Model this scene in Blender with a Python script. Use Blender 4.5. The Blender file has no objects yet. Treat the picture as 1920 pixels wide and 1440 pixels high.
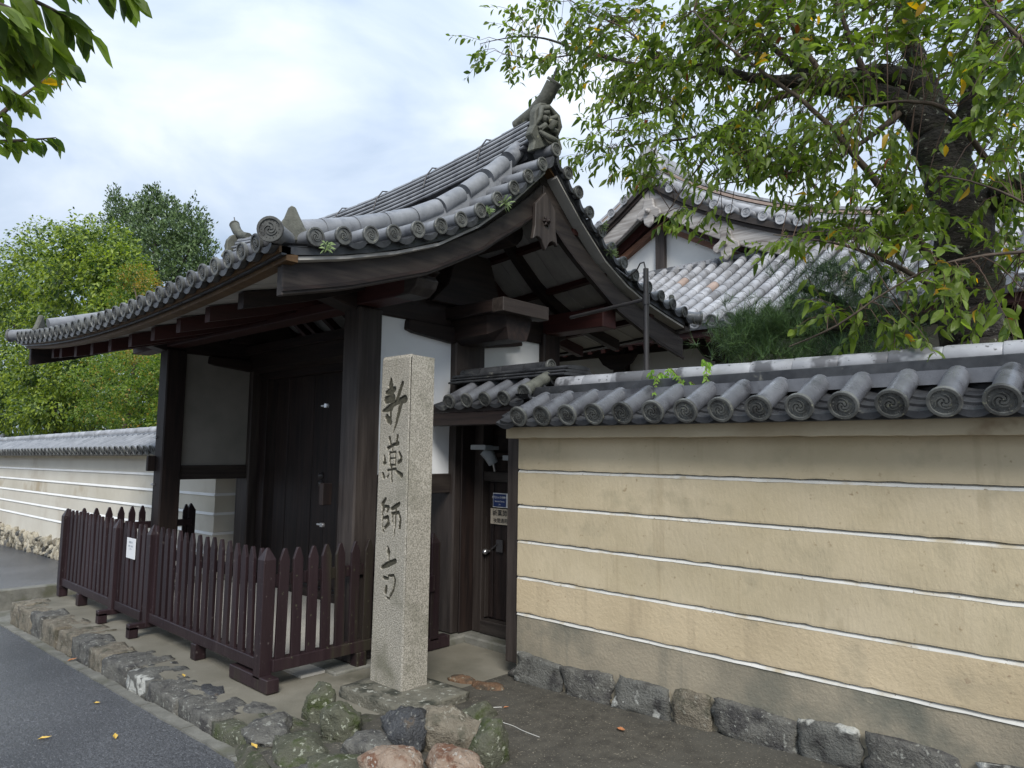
import bpy, math, random
import numpy as np
from mathutils import Vector, Matrix, noise
random.seed(7); rng = np.random.default_rng(7)
S = bpy.context.scene
COL = S.collection
PI = math.pi

# ------------------------------------------------------------ camera
F_PX = 1331.0
RW = np.array([[0.0, 0, 0], [0, 0, 0], [0, 0, 0]])
_up = np.array([169.0, -13750.0, F_PX]); _up /= np.linalg.norm(_up)
_v1 = np.array([-1434.0, 107.0, F_PX]); _v1 /= np.linalg.norm(_v1)
_mx = _v1 - _up * (_v1 @ _up); _mx /= np.linalg.norm(_mx)
RW = np.stack([-_mx, np.cross(_up, -_mx), _up])
CAM = np.array([0.0, 0.0, 1.5])
cd = bpy.data.cameras.new('camera'); cam = bpy.data.objects.new('camera', cd); COL.objects.link(cam)
cd.sensor_width = 36; cd.lens = F_PX / 1920 * 36; cd.clip_end = 1500; cd.clip_start = 0.05
m3 = Matrix(((RW[0][0], -RW[0][1], -RW[0][2]), (RW[1][0], -RW[1][1], -RW[1][2]), (RW[2][0], -RW[2][1], -RW[2][2])))
cam.matrix_world = Matrix.Translation(Vector(CAM)) @ m3.to_4x4()
S.camera = cam
def at(px, py, Y):                        # the place on the upright plane y = Y that this sight line meets
    d = RW @ np.array([px - 960.0, py - 720.0, F_PX]); return Vector(CAM + d * (Y / d[1]))
def atx(px, py, X):
    d = RW @ np.array([px - 960.0, py - 720.0, F_PX]); return Vector(CAM + d * (X / d[0]))

# ------------------------------------------------------------ light
SUN_EL, SUN_AZ = math.radians(42), math.radians(-50)   # sun towards (+x, -y)
w = bpy.data.worlds.new('World'); S.world = w; w.use_nodes = True
nt = w.node_tree; nt.nodes.clear(); N = nt.nodes.new; L = nt.links.new
out = N('ShaderNodeOutputWorld'); bg = N('ShaderNodeBackground'); L(bg.outputs[0], out.inputs[0])
sky = N('ShaderNodeTexSky'); sky.sky_type = 'NISHITA'; sky.sun_disc = False
sky.sun_elevation = SUN_EL; sky.sun_rotation = math.radians(130)
sc = N('ShaderNodeVectorMath'); sc.operation = 'SCALE'; sc.inputs['Scale'].default_value = 0.09; L(sky.outputs[0], sc.inputs[0])
tc = N('ShaderNodeTexCoord'); mp = N('ShaderNodeMapping'); mp.inputs['Scale'].default_value = (1.0, 1.0, 2.3); mp.inputs['Location'].default_value = (0.37, 0.6, 0.1)
L(tc.outputs['Generated'], mp.inputs[0])
n1 = N('ShaderNodeTexNoise'); n1.inputs['Scale'].default_value = 2.3; n1.inputs['Detail'].default_value = 8; n1.inputs['Roughness'].default_value = .5; n1.inputs['Distortion'].default_value = .35
L(mp.outputs[0], n1.inputs['Vector'])
cr = N('ShaderNodeValToRGB'); cr.color_ramp.elements[0].position = .36; cr.color_ramp.elements[0].color = (.36, .46, .62, 1)
cr.color_ramp.elements[1].position = .66; cr.color_ramp.elements[1].color = (.80, .855, .93, 1)
e = cr.color_ramp.elements.new(.5); e.color = (.55, .64, .77, 1)
L(n1.outputs['Fac'], cr.inputs[0])
mx = N('ShaderNodeMix'); mx.data_type = 'RGBA'; mx.inputs[0].default_value = .93; L(sc.outputs[0], mx.inputs[6]); L(cr.outputs[0], mx.inputs[7])
L(mx.outputs[2], bg.inputs[0])
sx = N('ShaderNodeSeparateXYZ'); L(tc.outputs['Generated'], sx.inputs[0]); mz = N('ShaderNodeMapRange'); mz.inputs[1].default_value = 0; mz.inputs[2].default_value = 1; mz.inputs[3].default_value = .47; mz.inputs[4].default_value = .80
L(sx.outputs[2], mz.inputs[0]); L(mz.outputs[0], bg.inputs[1])      # overcast sky: a little brighter towards the zenith
sd = bpy.data.lights.new('sun', 'SUN'); sd.energy = 1.5; sd.angle = math.radians(22); sd.color = (1, .965, .91)
so = bpy.data.objects.new('sun', sd); COL.objects.link(so)
sdir = Vector((math.cos(SUN_EL) * math.sin(math.radians(50)), -math.cos(SUN_EL) * math.cos(math.radians(50)), math.sin(SUN_EL)))
so.rotation_euler = sdir.to_track_quat('Z', 'Y').to_euler(); so.location = (0, -3, 12)
vs = S.view_settings; vs.view_transform = 'Standard'; vs.look = 'None'; vs.exposure = 1.22; vs.gamma = 1
S.render.engine = 'CYCLES'; S.cycles.max_bounces = 6

# ------------------------------------------------------------ materials
MATS = {}
def mat(name, c1, c2=None, scale=3.0, rough=.7, bump=0.0, bscale=60.0, stretch=(1, 1, 1), detail=6, lo=.35, hi=.65, c3=None, s3=1.5, t3=(.55, .65),
        rvar=0.0, trans=0.0, objrand=0.0, spec=.5, metal=0.0, bdist=.01, c4=None, s4=20, t4=(.6, .7), bstretch=None, streak=None):
    m = bpy.data.materials.new(name); m.use_nodes = True; t = m.node_tree; nd = t.nodes.new; lk = t.links.new
    b = t.nodes['Principled BSDF']; b.inputs['Roughness'].default_value = rough; b.inputs['Metallic'].default_value = metal
    b.inputs['Specular IOR Level'].default_value = spec
    geo = nd('ShaderNodeNewGeometry')
    def mapped(st):
        mm = nd('ShaderNodeMapping'); mm.inputs['Scale'].default_value = st; lk(geo.outputs['Position'], mm.inputs[0]); return mm.outputs[0]
    vec = mapped(stretch)
    col = None
    if c2 is None: c2 = c1
    def nz(s, v, d=detail):
        n = nd('ShaderNodeTexNoise'); n.inputs['Scale'].default_value = s; n.inputs['Detail'].default_value = d; n.inputs['Roughness'].default_value = .6; lk(v, n.inputs['Vector']); return n.outputs['Fac']
    def mr(f, a, c):
        r = nd('ShaderNodeMapRange'); r.inputs[1].default_value = a; r.inputs[2].default_value = c; lk(f, r.inputs[0]); return r.outputs[0]
    def mixc(f, a, c):
        x = nd('ShaderNodeMix'); x.data_type = 'RGBA'; lk(f, x.inputs[0])
        for i, v in ((6, a), (7, c)):
            if isinstance(v, tuple): x.inputs[i].default_value = (*v, 1)
            else: lk(v, x.inputs[i])
        return x.outputs[2]
    f = mr(nz(scale, vec), lo, hi); col = mixc(f, c1, c2)
    if c3: col = mixc(mr(nz(s3, vec, 4), *t3), col, c3)
    if c4: col = mixc(mr(nz(s4, mapped((1, 1, 1)), 3), *t4), col, c4)
    if streak:
        col = mixc(mr(nz(streak[1], mapped((1, 1, .09)), 5), streak[2], streak[3]), col, streak[0])
        hs0 = nd('ShaderNodeHueSaturation'); q0 = nd('ShaderNodeMapRange'); q0.inputs[1].default_value = .3; q0.inputs[2].default_value = .7; q0.inputs[3].default_value = .86; q0.inputs[4].default_value = 1.1; lk(nz(.8, mapped((1, 1, 2)), 3), q0.inputs[0]); lk(q0.outputs[0], hs0.inputs['Value']); lk(col, hs0.inputs['Color']); col = hs0.outputs[0]
    if objrand:
        oi = nd('ShaderNodeObjectInfo'); hs = nd('ShaderNodeHueSaturation')
        q = nd('ShaderNodeMapRange'); q.inputs[3].default_value = 1 - objrand; q.inputs[4].default_value = 1 + objrand; lk(oi.outputs['Random'], q.inputs[0])
        lk(q.outputs[0], hs.inputs['Value']); lk(col, hs.inputs['Color']); col = hs.outputs[0]
    lk(col, b.inputs['Base Color'])
    if rvar:
        q = nd('ShaderNodeMapRange'); q.inputs[1].default_value = .35; q.inputs[2].default_value = .65; q.inputs[3].default_value = max(.05, rough - rvar); q.inputs[4].default_value = min(1, rough + rvar)
        lk(nz(scale * 1.7 + 1, mapped((1, 1, 1))), q.inputs[0]); lk(q.outputs[0], b.inputs['Roughness'])
    if bump:
        bp = nd('ShaderNodeBump'); bp.inputs['Strength'].default_value = bump; bp.inputs['Distance'].default_value = bdist
        lk(nz(bscale, mapped(bstretch or stretch)), bp.inputs['Height']); lk(bp.outputs[0], b.inputs['Normal'])
    if trans:
        tr = nd('ShaderNodeBsdfTranslucent'); ms = nd('ShaderNodeMixShader'); ms.inputs[0].default_value = trans
        hs = nd('ShaderNodeHueSaturation'); hs.inputs['Value'].default_value = 1.9; hs.inputs['Saturation'].default_value = 1.1; lk(col, hs.inputs['Color']); lk(hs.outputs[0], tr.inputs[0])
        o = t.nodes['Material Output']; lk(b.outputs[0], ms.inputs[1]); lk(tr.outputs[0], ms.inputs[2]); lk(ms.outputs[0], o.inputs[0])
    MATS[name] = m; return m

def wood(name, c1, c2, ax, rough=.6, c3=None, t3=(.55, .7), bump=.5, objrand=0, c4=None):
    st = [1, 1, 1]
    for i in range(3): st[i] = .07 if i == ax else 1.0
    return mat(name, c1, c2, scale=22, rough=rough, bump=bump, bscale=70, stretch=tuple(st), c3=c3, s3=4, t3=t3, bdist=.004, spec=.35, objrand=objrand, c4=c4, s4=30, t4=(.66, .72))
DK1, DK2 = (.009, .0058, .0055), (.027, .0165, .0135)
WX, WY, WZ = [wood('dark_timber_' + a, DK1, DK2, i, c3=(.035, .027, .024), t3=(.60, .8)) for i, a in enumerate('xyz')]
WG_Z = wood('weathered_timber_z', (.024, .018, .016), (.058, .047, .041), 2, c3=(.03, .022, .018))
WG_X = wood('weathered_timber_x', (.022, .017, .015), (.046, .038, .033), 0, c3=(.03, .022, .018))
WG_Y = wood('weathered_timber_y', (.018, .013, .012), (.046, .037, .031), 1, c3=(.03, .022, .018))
GW_X = wood('silver_timber_x', (.22, .20, .185), (.42, .40, .38), 0, c3=(.14, .12, .11))
PAINT = wood('brown_fence_paint', (.019, .010, .012), (.029, .017, .019), 2, rough=.42, c3=(.05, .036, .036), t3=(.58, .75), bump=.5, objrand=.22, c4=(.085, .07, .066))
PAINTM = wood('mossy_fence_paint', (.019, .010, .012), (.029, .017, .019), 2, rough=.5, c3=(.040, .040, .022), t3=(.52, .68), bump=.5, objrand=.2, c4=(.08, .08, .05))
REDX = wood('red_ochre_timber_x', (.030, .008, .007), (.052, .014, .011), 0, c3=(.03, .012, .01))
REDY = wood('red_ochre_timber_y', (.028, .008, .007), (.048, .013, .011), 1, c3=(.03, .012, .01))
BRX = wood('brown_edge_timber', (.07, .038, .016), (.12, .07, .03), 1)
PLI = mat('shade_toned_inner_plaster', (.20, .195, .175), (.26, .25, .225), scale=2, rough=.9)  # white plaster darkened in colour to paint in the shade under the gate roof
SOFF = mat('soffit_boards', (.30, .29, .27), (.40, .385, .36), scale=5, rough=.85, stretch=(1, .2, 1), objrand=.08)
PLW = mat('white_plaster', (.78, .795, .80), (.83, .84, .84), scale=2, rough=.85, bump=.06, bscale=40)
PLG = mat('hall_plaster', (.62, .62, .60), (.70, .70, .68), scale=2, rough=.85)
WALLM = mat('ochre_wall_plaster', (.455, .38, .245), (.54, .455, .31), scale=1.6, rough=.88, bump=.35, bscale=55, c3=(.36, .31, .205), s3=4.5, t3=(.56, .8), c4=(.29, .22, .13), s4=26, t4=(.66, .78), bstretch=(1, 1, .45), streak=((.37, .30, .19), 9, .60, .80))
WALLO = mat('orange_wall_plaster', (.46, .37, .235), (.54, .44, .29), scale=1.6, rough=.88, bump=.4, bscale=50, c3=(.33, .28, .19), s3=3.0, t3=(.56, .8), c4=(.27, .19, .12), s4=26, t4=(.66, .78), streak=((.36, .29, .19), 8, .58, .8))
WALLG = mat('grey_wall_base_plaster', (.20, .18, .135), (.32, .275, .20), scale=2.2, rough=.9, bump=.5, bscale=60, c3=(.125, .125, .10), s3=1.6, t3=(.5, .65), c4=(.33, .29, .21), s4=30, t4=(.66, .74), streak=((.15, .145, .115), 6, .55, .75))
TRIM = mat('pale_trim_plaster', (.42, .34, .22), (.52, .44, .30), scale=2.5, rough=.85, bump=.2, bscale=50, c3=(.28, .20, .12), s3=3, t3=(.66, .76))
LINE = mat('white_line_plaster', (.48, .475, .44), (.60, .59, .55), scale=6, rough=.85, c3=(.42, .37, .27), s3=7, t3=(.52, .68), c4=(.25, .21, .15), s4=40, t4=(.64, .70))
CREAM = mat('cream_wall_plaster', (.50, .46, .37), (.60, .56, .47), scale=1.0, rough=.88, c3=(.40, .33, .23), s3=.8, t3=(.52, .62))
CREAM2 = mat('cream_wall_plaster_light', (.54, .50, .42), (.62, .585, .50), scale=1.0, rough=.88, c3=(.48, .43, .35), s3=.9, t3=(.55, .7))
TILE = mat('grey_roof_tile', (.085, .088, .098), (.14, .145, .158), scale=7, rough=.32, rvar=.12, c3=(.045, .045, .05), s3=5, t3=(.55, .66), objrand=.14, bump=.12, bscale=90, bdist=.003)
TILEB = mat('bluish_verge_tile', (.165, .172, .185), (.245, .253, .268), scale=8, rough=.40, rvar=.1, c3=(.11, .115, .13), s3=6, t3=(.58, .7), objrand=.1, c4=(.09, .085, .07), s4=60, t4=(.68, .74))
TILED = mat('dark_pan_tile', (.022, .023, .026), (.055, .057, .061), scale=10, rough=.38, rvar=.12, c3=(.16, .16, .14), s3=9, t3=(.66, .74), objrand=.2)
TILEW = mat('bleached_ridge_tile', (.25, .255, .268), (.37, .375, .39), scale=5, rough=.45, rvar=.1, c3=(.10, .10, .105), s3=3.2, t3=(.50, .56), objrand=.06, c4=(.08, .08, .08), s4=34, t4=(.62, .68))
DISC = mat('end_disc_tile', (.075, .077, .072), (.125, .128, .12), scale=14, rough=.42, rvar=.1, c3=(.05, .05, .048), s3=12, t3=(.5, .62), objrand=.28, c4=(.20, .20, .15), s4=45, t4=(.64, .70))
HALLT = mat('hall_roof_tile', (.25, .255, .27), (.38, .385, .40), scale=4, rough=.5, c3=(.20, .20, .205), s3=5, t3=(.5, .62), objrand=.22)
HALLR = mat('reddish_hall_tile', (.27, .20, .165), (.34, .26, .215), scale=8, rough=.6, objrand=.15)
ONI = mat('lichened_ornament_tile', (.062, .064, .052), (.115, .117, .095), scale=14, rough=.75, bump=.5, bscale=60, c3=(.22, .22, .15), s3=9, t3=(.62, .7), bdist=.01)
GRAN = mat('speckled_granite', (.225, .21, .17), (.42, .39, .33), scale=120, rough=.8, bump=.55, bscale=120, lo=.42, hi=.58, c3=(.14, .135, .095), s3=2.4, t3=(.54, .74), c4=(.06, .055, .045), s4=150, t4=(.59, .65), bdist=.005, streak=((.19, .18, .13), 14, .60, .78))
GRANC = mat('carved_groove_granite', (.035, .032, .022), (.075, .07, .048), scale=60, rough=.9)
ASPH = mat('wet_asphalt', (.050, .052, .057), (.115, .119, .128), scale=60, rough=.34, rvar=.12, bump=1.0, bscale=110, lo=.4, hi=.6, bdist=.010, spec=.6, c3=(.05, .052, .058), s3=.5, t3=(.45, .6), c4=(.24, .245, .255), s4=85, t4=(.60, .65))
CONC = mat('old_concrete', (.15, .138, .105), (.215, .20, .16), scale=1.6, rough=.8, bump=.3, bscale=80, c3=(.095, .09, .066), s3=1.1, t3=(.5, .68), c4=(.26, .24, .19), s4=3, t4=(.64, .76))
CONL = mat('pale_inner_paving', (.42, .40, .355), (.52, .50, .45), scale=2, rough=.8, c3=(.34, .33, .30), s3=2, t3=(.55, .7))
AGG = mat('exposed_aggregate_concrete', (.045, .041, .033), (.080, .073, .058), scale=14, rough=.72, bump=.6, bscale=150, c3=(.085, .08, .066), s3=.9, t3=(.5, .65), c4=(.24, .215, .165), s4=75, t4=(.63, .67), bdist=.008)
KERB = mat('kerb_concrete', (.13, .128, .11), (.20, .195, .17), scale=9, rough=.8, bump=.4, bscale=60, c3=(.09, .09, .06), s3=3, t3=(.5, .65))
SOIL = mat('earth', (.07, .06, .042), (.11, .095, .065), scale=4, rough=.95, bump=.6, bscale=20)
def stone(name, c1, c2, c3, c4, s=15, t3=(.50, .64), t4=(.60, .65), s4=32, rough=.8):
    return mat(name, c1, c2, scale=s, rough=rough, bump=.9, bscale=75, c3=c3, s3=9, t3=t3, c4=c4, s4=s4, t4=t4, bdist=.022)
ST_G = stone('grey_stone', (.085, .082, .074), (.16, .155, .135), (.055, .052, .05), (.27, .27, .24))
ST_T = stone('tan_stone', (.14, .12, .088), (.23, .20, .15), (.085, .08, .055), (.27, .25, .20))
ST_M = stone('mossy_stone', (.065, .068, .042), (.13, .128, .092), (.045, .06, .014), (.30, .31, .24), s=9)
MOUND = stone('mossy_mortar', (.05, .048, .034), (.10, .095, .068), (.04, .05, .018), (.17, .165, .12), s=6)
ST_P = stone('pinkish_stone', (.24, .17, .12), (.36, .28, .215), (.17, .085, .05), (.40, .36, .31), t3=(.52, .60))
ST_D = stone('slate_blue_stone', (.034, .035, .038), (.075, .077, .080), (.11, .085, .06), (.18, .18, .165), t3=(.62, .7), rough=.4)
ST_L = stone('lichened_stone', (.10, .10, .09), (.16, .158, .14), (.045, .043, .04), (.47, .47, .43), s=4, s4=5, t4=(.56, .60))
ST_R = stone('reddish_stone', (.12, .065, .035), (.19, .11, .06), (.06, .045, .03), (.25, .22, .16))
ST_Y = stone('buff_rubble_stone', (.33, .29, .215), (.46, .42, .33), (.16, .14, .10), (.55, .52, .44))
STB = stone('pillar_base_stone', (.12, .115, .09), (.19, .18, .14), (.04, .042, .03), (.36, .36, .31), s=12, s4=20)
BARK = mat('dark_bark', (.014, .012, .010), (.050, .042, .034), scale=13, rough=.9, bump=1.0, bscale=22, stretch=(1, 1, 2.0), c3=(.05, .055, .028), s3=4, t3=(.52, .62), c4=(.22, .22, .18), s4=17, t4=(.62, .65), bdist=.05)
BARKB = mat('brown_bark', (.05, .036, .026), (.10, .075, .055), scale=12, rough=.9, bump=.7, bscale=30)
TWIG = mat('brown_twig', (.06, .035, .022), (.10, .06, .04), scale=20, rough=.8)
def leafm(name, c, c2, tr=.5): return mat(name, c, c2, scale=9, rough=.45, trans=tr, objrand=.2, spec=.4)
CH = [leafm('cherry_leaf_green', (.095, .140, .020), (.140, .195, .032)), leafm('cherry_leaf_deep', (.050, .088, .018), (.078, .120, .026)),
      leafm('cherry_leaf_fresh', (.15, .22, .035), (.20, .27, .055)), leafm('cherry_leaf_yellow', (.45, .27, .03), (.55, .36, .06)), leafm('cherry_leaf_rust', (.20, .06, .03), (.27, .10, .04))]
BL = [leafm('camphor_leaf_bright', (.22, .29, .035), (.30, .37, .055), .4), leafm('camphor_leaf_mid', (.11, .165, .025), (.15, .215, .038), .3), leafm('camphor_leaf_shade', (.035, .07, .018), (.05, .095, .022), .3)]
MP = [leafm('maple_leaf_green', (.14, .20, .03), (.19, .26, .045), .4), leafm('maple_leaf_dark', (.04, .09, .018), (.06, .12, .022), .4), leafm('maple_leaf_orange', (.32, .20, .04), (.38, .27, .06), .4)]
CN = [leafm('conifer_green', (.10, .165, .055), (.145, .215, .075), .1), leafm('conifer_dark', (.035, .07, .025), (.055, .095, .035), .1)]
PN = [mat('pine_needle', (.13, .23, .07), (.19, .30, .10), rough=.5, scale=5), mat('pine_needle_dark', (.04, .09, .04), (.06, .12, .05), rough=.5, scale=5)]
VINE = leafm('vine_leaf_lime', (.20, .36, .05), (.27, .42, .08), .5)
METAL = mat('dark_pipe_metal', (.035, .033, .035), (.06, .055, .055), rough=.45, spec=.6)
STEEL = mat('bright_steel', (.5, .5, .5), (.6, .6, .6), rough=.3, metal=.9)
CAMW = mat('camera_housing_grey', (.22, .24, .25), (.27, .29, .30), rough=.5)
BLUE = mat('sign_blue', (.012, .03, .12), (.015, .04, .15), rough=.4)
LINEL = mat('clean_white_line', (.72, .72, .70), (.80, .80, .78), rough=.8)
WHITE = mat('sign_white', (.72, .73, .74), (.78, .78, .78), rough=.5)
SIGNW = mat('pale_sign_wood', (.42, .36, .28), (.50, .44, .35), rough=.7, stretch=(.1, 1, 1), scale=20)
INK = mat('ink_black', (.01, .01, .01), (.015, .015, .015), rough=.6)
INKG = mat('ink_grey', (.25, .30, .34), (.30, .34, .38), rough=.6)
YEL = mat('fallen_leaf_yellow', (.55, .36, .06), (.62, .42, .10), rough=.6)
RUST = mat('fallen_leaf_rust', (.40, .15, .06), (.5, .22, .09), rough=.6)

# ------------------------------------------------------------ building helpers
WM = {}
class MB:
    def __init__(s): s.v = []; s.f = []; s.m = []; s.s = []
    def add(s, v, f, mi=0, smooth=False):
        o = len(s.v); s.v.extend([tuple(p) for p in v])
        for q in f: s.f.append([i + o for i in q]); s.m.append(mi); s.s.append(smooth)
        return s
    def box(s, x0, x1, y0, y1, z0, z1, mi=0):
        v = [(x, y, z) for x in (x0, x1) for y in (y0, y1) for z in (z0, z1)]
        return s.add(v, [(0, 1, 3, 2), (4, 6, 7, 5), (0, 4, 5, 1), (2, 3, 7, 6), (0, 2, 6, 4), (1, 5, 7, 3)], mi)
    def bar(s, p, q, wd, h, up=(0, 0, 1), mi=0):       # rectangular bar from p to q
        p, q = Vector(p), Vector(q); d = (q - p).normalized(); u = Vector(up); sd_ = d.cross(u).normalized(); u = sd_.cross(d)
        v = [a + sd_ * sx * wd / 2 + u * sz * h / 2 for a in (p, q) for sx in (-1, 1) for sz in (-1, 1)]
        return s.add(v, [(0, 1, 3, 2), (4, 6, 7, 5), (0, 4, 5, 1), (2, 3, 7, 6), (0, 2, 6, 4), (1, 5, 7, 3)], mi)
    def ribbon(s, pts, wd, h, axis=(1, 0, 0), mi=0, dz=0):    # continuous board following pts, wide along axis, deep downwards
        ax = Vector(axis); v = []
        for i, p in enumerate(pts):
            p = Vector(p); hh = h[i] if isinstance(h, (list, tuple)) else h
            for a, b in ((-1, 0), (1, 0), (1, 1), (-1, 1)): v.append(p + ax * a * wd / 2 - Vector((0, 0, 1)) * (b * hh - dz))
        n = len(pts); f = [(3, 2, 1, 0), tuple(4 * (n - 1) + k for k in range(4))]
        for i in range(n - 1):
            for k in range(4): f.append((4 * i + k, 4 * i + (k + 1) % 4, 4 * i + 4 + (k + 1) % 4, 4 * i + 4 + k))
        return s.add(v, f, mi)
    def tube(s, pts, rad, n=8, mi=0, caps=True, smooth=True):
        pts = [Vector(p) for p in pts]; v = []; prev = None
        if not isinstance(rad, (list, tuple)): rad = [rad] * len(pts)
        for i, p in enumerate(pts):
            d = (pts[min(i + 1, len(pts) - 1)] - pts[max(i - 1, 0)])
            d = d.normalized() if d.length > 1e-9 else Vector((0, 0, 1))
            if prev is None:
                a = d.orthogonal().normalized()
            else: a = (prev - d * prev.dot(d)); a = a.normalized() if a.length > 1e-6 else d.orthogonal().normalized()
            prev = a; b = d.cross(a)
            for k in range(n):
                t = 2 * PI * k / n; v.append(p + (a * math.cos(t) + b * math.sin(t)) * rad[i])
        f = []
        for i in range(len(pts) - 1):
            for k in range(n): f.append((n * i + k, n * i + (k + 1) % n, n * (i + 1) + (k + 1) % n, n * (i + 1) + k))
        s.add(v, f, mi, smooth)
        if caps: s.add(v[:n], [tuple(range(n - 1, -1, -1))], mi); s.add(v[-n:], [tuple(range(n))], mi)
        return s
    def prism(s, poly, vec, mi=0):
        vec = Vector(vec); a = [Vector(p) for p in poly]; n = len(a)
        f = [tuple(range(n - 1, -1, -1)), tuple(range(n, 2 * n))] + [(i, (i + 1) % n, n + (i + 1) % n, n + i) for i in range(n)]
        return s.add(a + [p + vec for p in a], f, mi)
    def mesh(s, name, mats):
        me = bpy.data.meshes.new(name); me.from_pydata([tuple(p) for p in s.v], [], s.f)
        for m in (mats if isinstance(mats, (list, tuple)) else [mats]): me.materials.append(m)
        me.polygons.foreach_set('material_index', s.m); me.polygons.foreach_set('use_smooth', s.s); me.update(); return me
    def build(s, name, mats, parent=None, bevel=0, mirror_normals=False, **kw):
        v = np.array([tuple(p) for p in s.v]); c = Vector(((v[:, 0].min() + v[:, 0].max()) / 2, (v[:, 1].min() + v[:, 1].max()) / 2, v[:, 2].min()))
        s.v = [tuple(Vector(p) - c) for p in s.v]
        me = s.mesh(name, mats)
        import bmesh
        b = bmesh.new(); b.from_mesh(me); bmesh.ops.recalc_face_normals(b, faces=b.faces); b.to_mesh(me); b.free()
        return put(me, name, parent, Matrix.Translation(c), bevel=bevel, **kw)
def put(me, name, parent=None, M=None, bevel=0, label=None, cat=None, group=None, kind=None):
    o = bpy.data.objects.new(name, me); COL.objects.link(o); M = M or Matrix.Identity(4); WM[o.name] = M.copy()
    if parent: o.parent = parent; o.matrix_parent_inverse = Matrix.Identity(4); o.matrix_basis = WM[parent.name].inverted() @ M
    else: o.matrix_basis = M
    if bevel:
        bv = o.modifiers.new('bevel', 'BEVEL'); bv.width = bevel; bv.segments = 1; bv.limit_method = 'ANGLE'
    if label: o['label'] = label
    if cat: o['category'] = cat
    if group: o['group'] = group
    if kind: o['kind'] = kind
    return o
def thing(name, label, cat, loc, group=None): return put(None, name, None, Matrix.Translation(Vector(loc)), label=label, cat=cat, group=group)
def fr(p, fwd, up=(0, 0, 1)):               # frame at p whose local +Y runs along fwd
    f = Vector(fwd).normalized(); u = Vector(up); x = f.cross(u).normalized(); z = x.cross(f)
    return Matrix(((x.x, f.x, z.x, p[0]), (x.y, f.y, z.y, p[1]), (x.z, f.z, z.z, p[2]), (0, 0, 0, 1)))
def box(name, m, parent, x0, x1, y0, y1, z0, z1, bevel=.005, **kw): return MB().box(x0, x1, y0, y1, z0, z1).build(name, m, parent, bevel=bevel, **kw)
def lerp(tab, x):
    if x <= tab[0][0]: return tab[0][1]
    for (a, b), (c, d) in zip(tab, tab[1:]):
        if x <= c: return b + (d - b) * (x - a) / (c - a)
    return tab[-1][1]
def nzv(x, y=0, z=0): return noise.noise(Vector((x, y, z)))

# roof-tile parts, local +Y runs up the slope from the eave end
def roll_mesh(name, r, Lg, m, n=14, lip=True):
    b = MB(); ys = [0, .012, Lg * .9, Lg] if lip else [0, Lg]
    rr = [r * 1.03, r, r * .985, r * .93] if lip else [r, r]
    b.tube([(0, y, 0) for y in ys], rr, n); return b.mesh(name, m)
def disc_mesh(name, R, m, detail=2, th=.022):
    b = MB(); n = 24 if detail == 2 else 14
    def ring(r, y): return [(r * math.cos(2 * PI * k / n), y, r * math.sin(2 * PI * k / n)) for k in range(n)]
    def band(A, B, sm=False): b.add(A + B, [(k, (k + 1) % n, n + (k + 1) % n, n + k) for k in range(n)], 0, sm)
    band(ring(R * .97, th), ring(R, th * .8), True); band(ring(R, th * .8), ring(R, .002), True); band(ring(R, .002), ring(R * .96, 0)); band(ring(R * .96, 0), ring(R * .80, 0))
    band(ring(R * .80, 0), ring(R * .77, R * .12)); b.add(ring(R * .77, R * .12), [tuple(range(n))]); b.add(ring(R * .97, th), [tuple(range(n))])
    if detail >= 1:
        ns = 9
        for c in range(3):
            for i in range(ns):
                q = []
                for j in (i, i + 1):
                    t = j / ns; th_ = c * 2 * PI / 3 + t * 3.9; rad = R * (.10 + .44 * t); wd = R * (.20 * (1 - t) + .02)
                    for sgn in (-1, 1): q.append((rad + sgn * wd / 2) * 1.0 * np.array([math.cos(th_), 0, math.sin(th_)]))
                y0, y1 = R * .12, R * .02
                top = [(p[0], y1, p[2]) for p in q]; bot = [(p[0], y0, p[2]) for p in q]
                b.add(top + bot, [(0, 1, 3, 2), (0, 2, 6, 4), (1, 5, 7, 3)] + ([(0, 4, 5, 1)] if i == 0 else []))
        if detail == 2:
            for k in range(16):
                a = 2 * PI * k / 16; c = Vector((R * .67 * math.cos(a), R * .12, R * .67 * math.sin(a))); rr = R * .05
                b.add([c + Vector((rr, 0, 0)), c + Vector((0, 0, rr)), c + Vector((-rr, 0, 0)), c + Vector((0, 0, -rr)), c + Vector((0, -R * .07, 0))], [(0, 1, 4), (1, 2, 4), (2, 3, 4), (3, 0, 4)])
    me = b.mesh(name, m)
    import bmesh
    q = bmesh.new(); q.from_mesh(me); bmesh.ops.recalc_face_normals(q, faces=q.faces); q.to_mesh(me); q.free(); return me
def pan_mesh(name, wd, Lg, m, sag=.022, th=.016, lip=.034):
    b = MB(); n = 8; v = []
    for y, dz in ((0, -lip), (0, 0), (Lg, 0), (Lg, -th)):
        for k in range(n + 1):
            t = k / n * 2 - 1; z = -sag * (1 - t * t)
            v.append((t * wd / 2, y, z + (dz * (1 - .45 * t * t) if dz == -lip else dz)))
    f = []
    for j in range(3):
        for k in range(n): a = j * (n + 1) + k; f.append((a, a + 1, a + n + 2, a + n + 1))
    for k in range(n): f.append((3 * (n + 1) + k, 3 * (n + 1) + k + 1, k + 1, k))
    b.add(v, f); return b.mesh(name, m)
def noshi_mesh(name, Lg, wd, h, m):          # ridge course, along local +X from 0
    b = MB(); pr = [(-wd / 2, 0), (-wd / 2 - .004, h * .3), (-wd / 2 + .004, h * .75), (-wd / 4, h), (wd / 4, h), (wd / 2 - .004, h * .75), (wd / 2 + .004, h * .3), (wd / 2, 0)]
    b.prism([(0.003, y, z) for y, z in pr], (Lg - .006, 0, 0)); return b.mesh(name, m)
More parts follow.
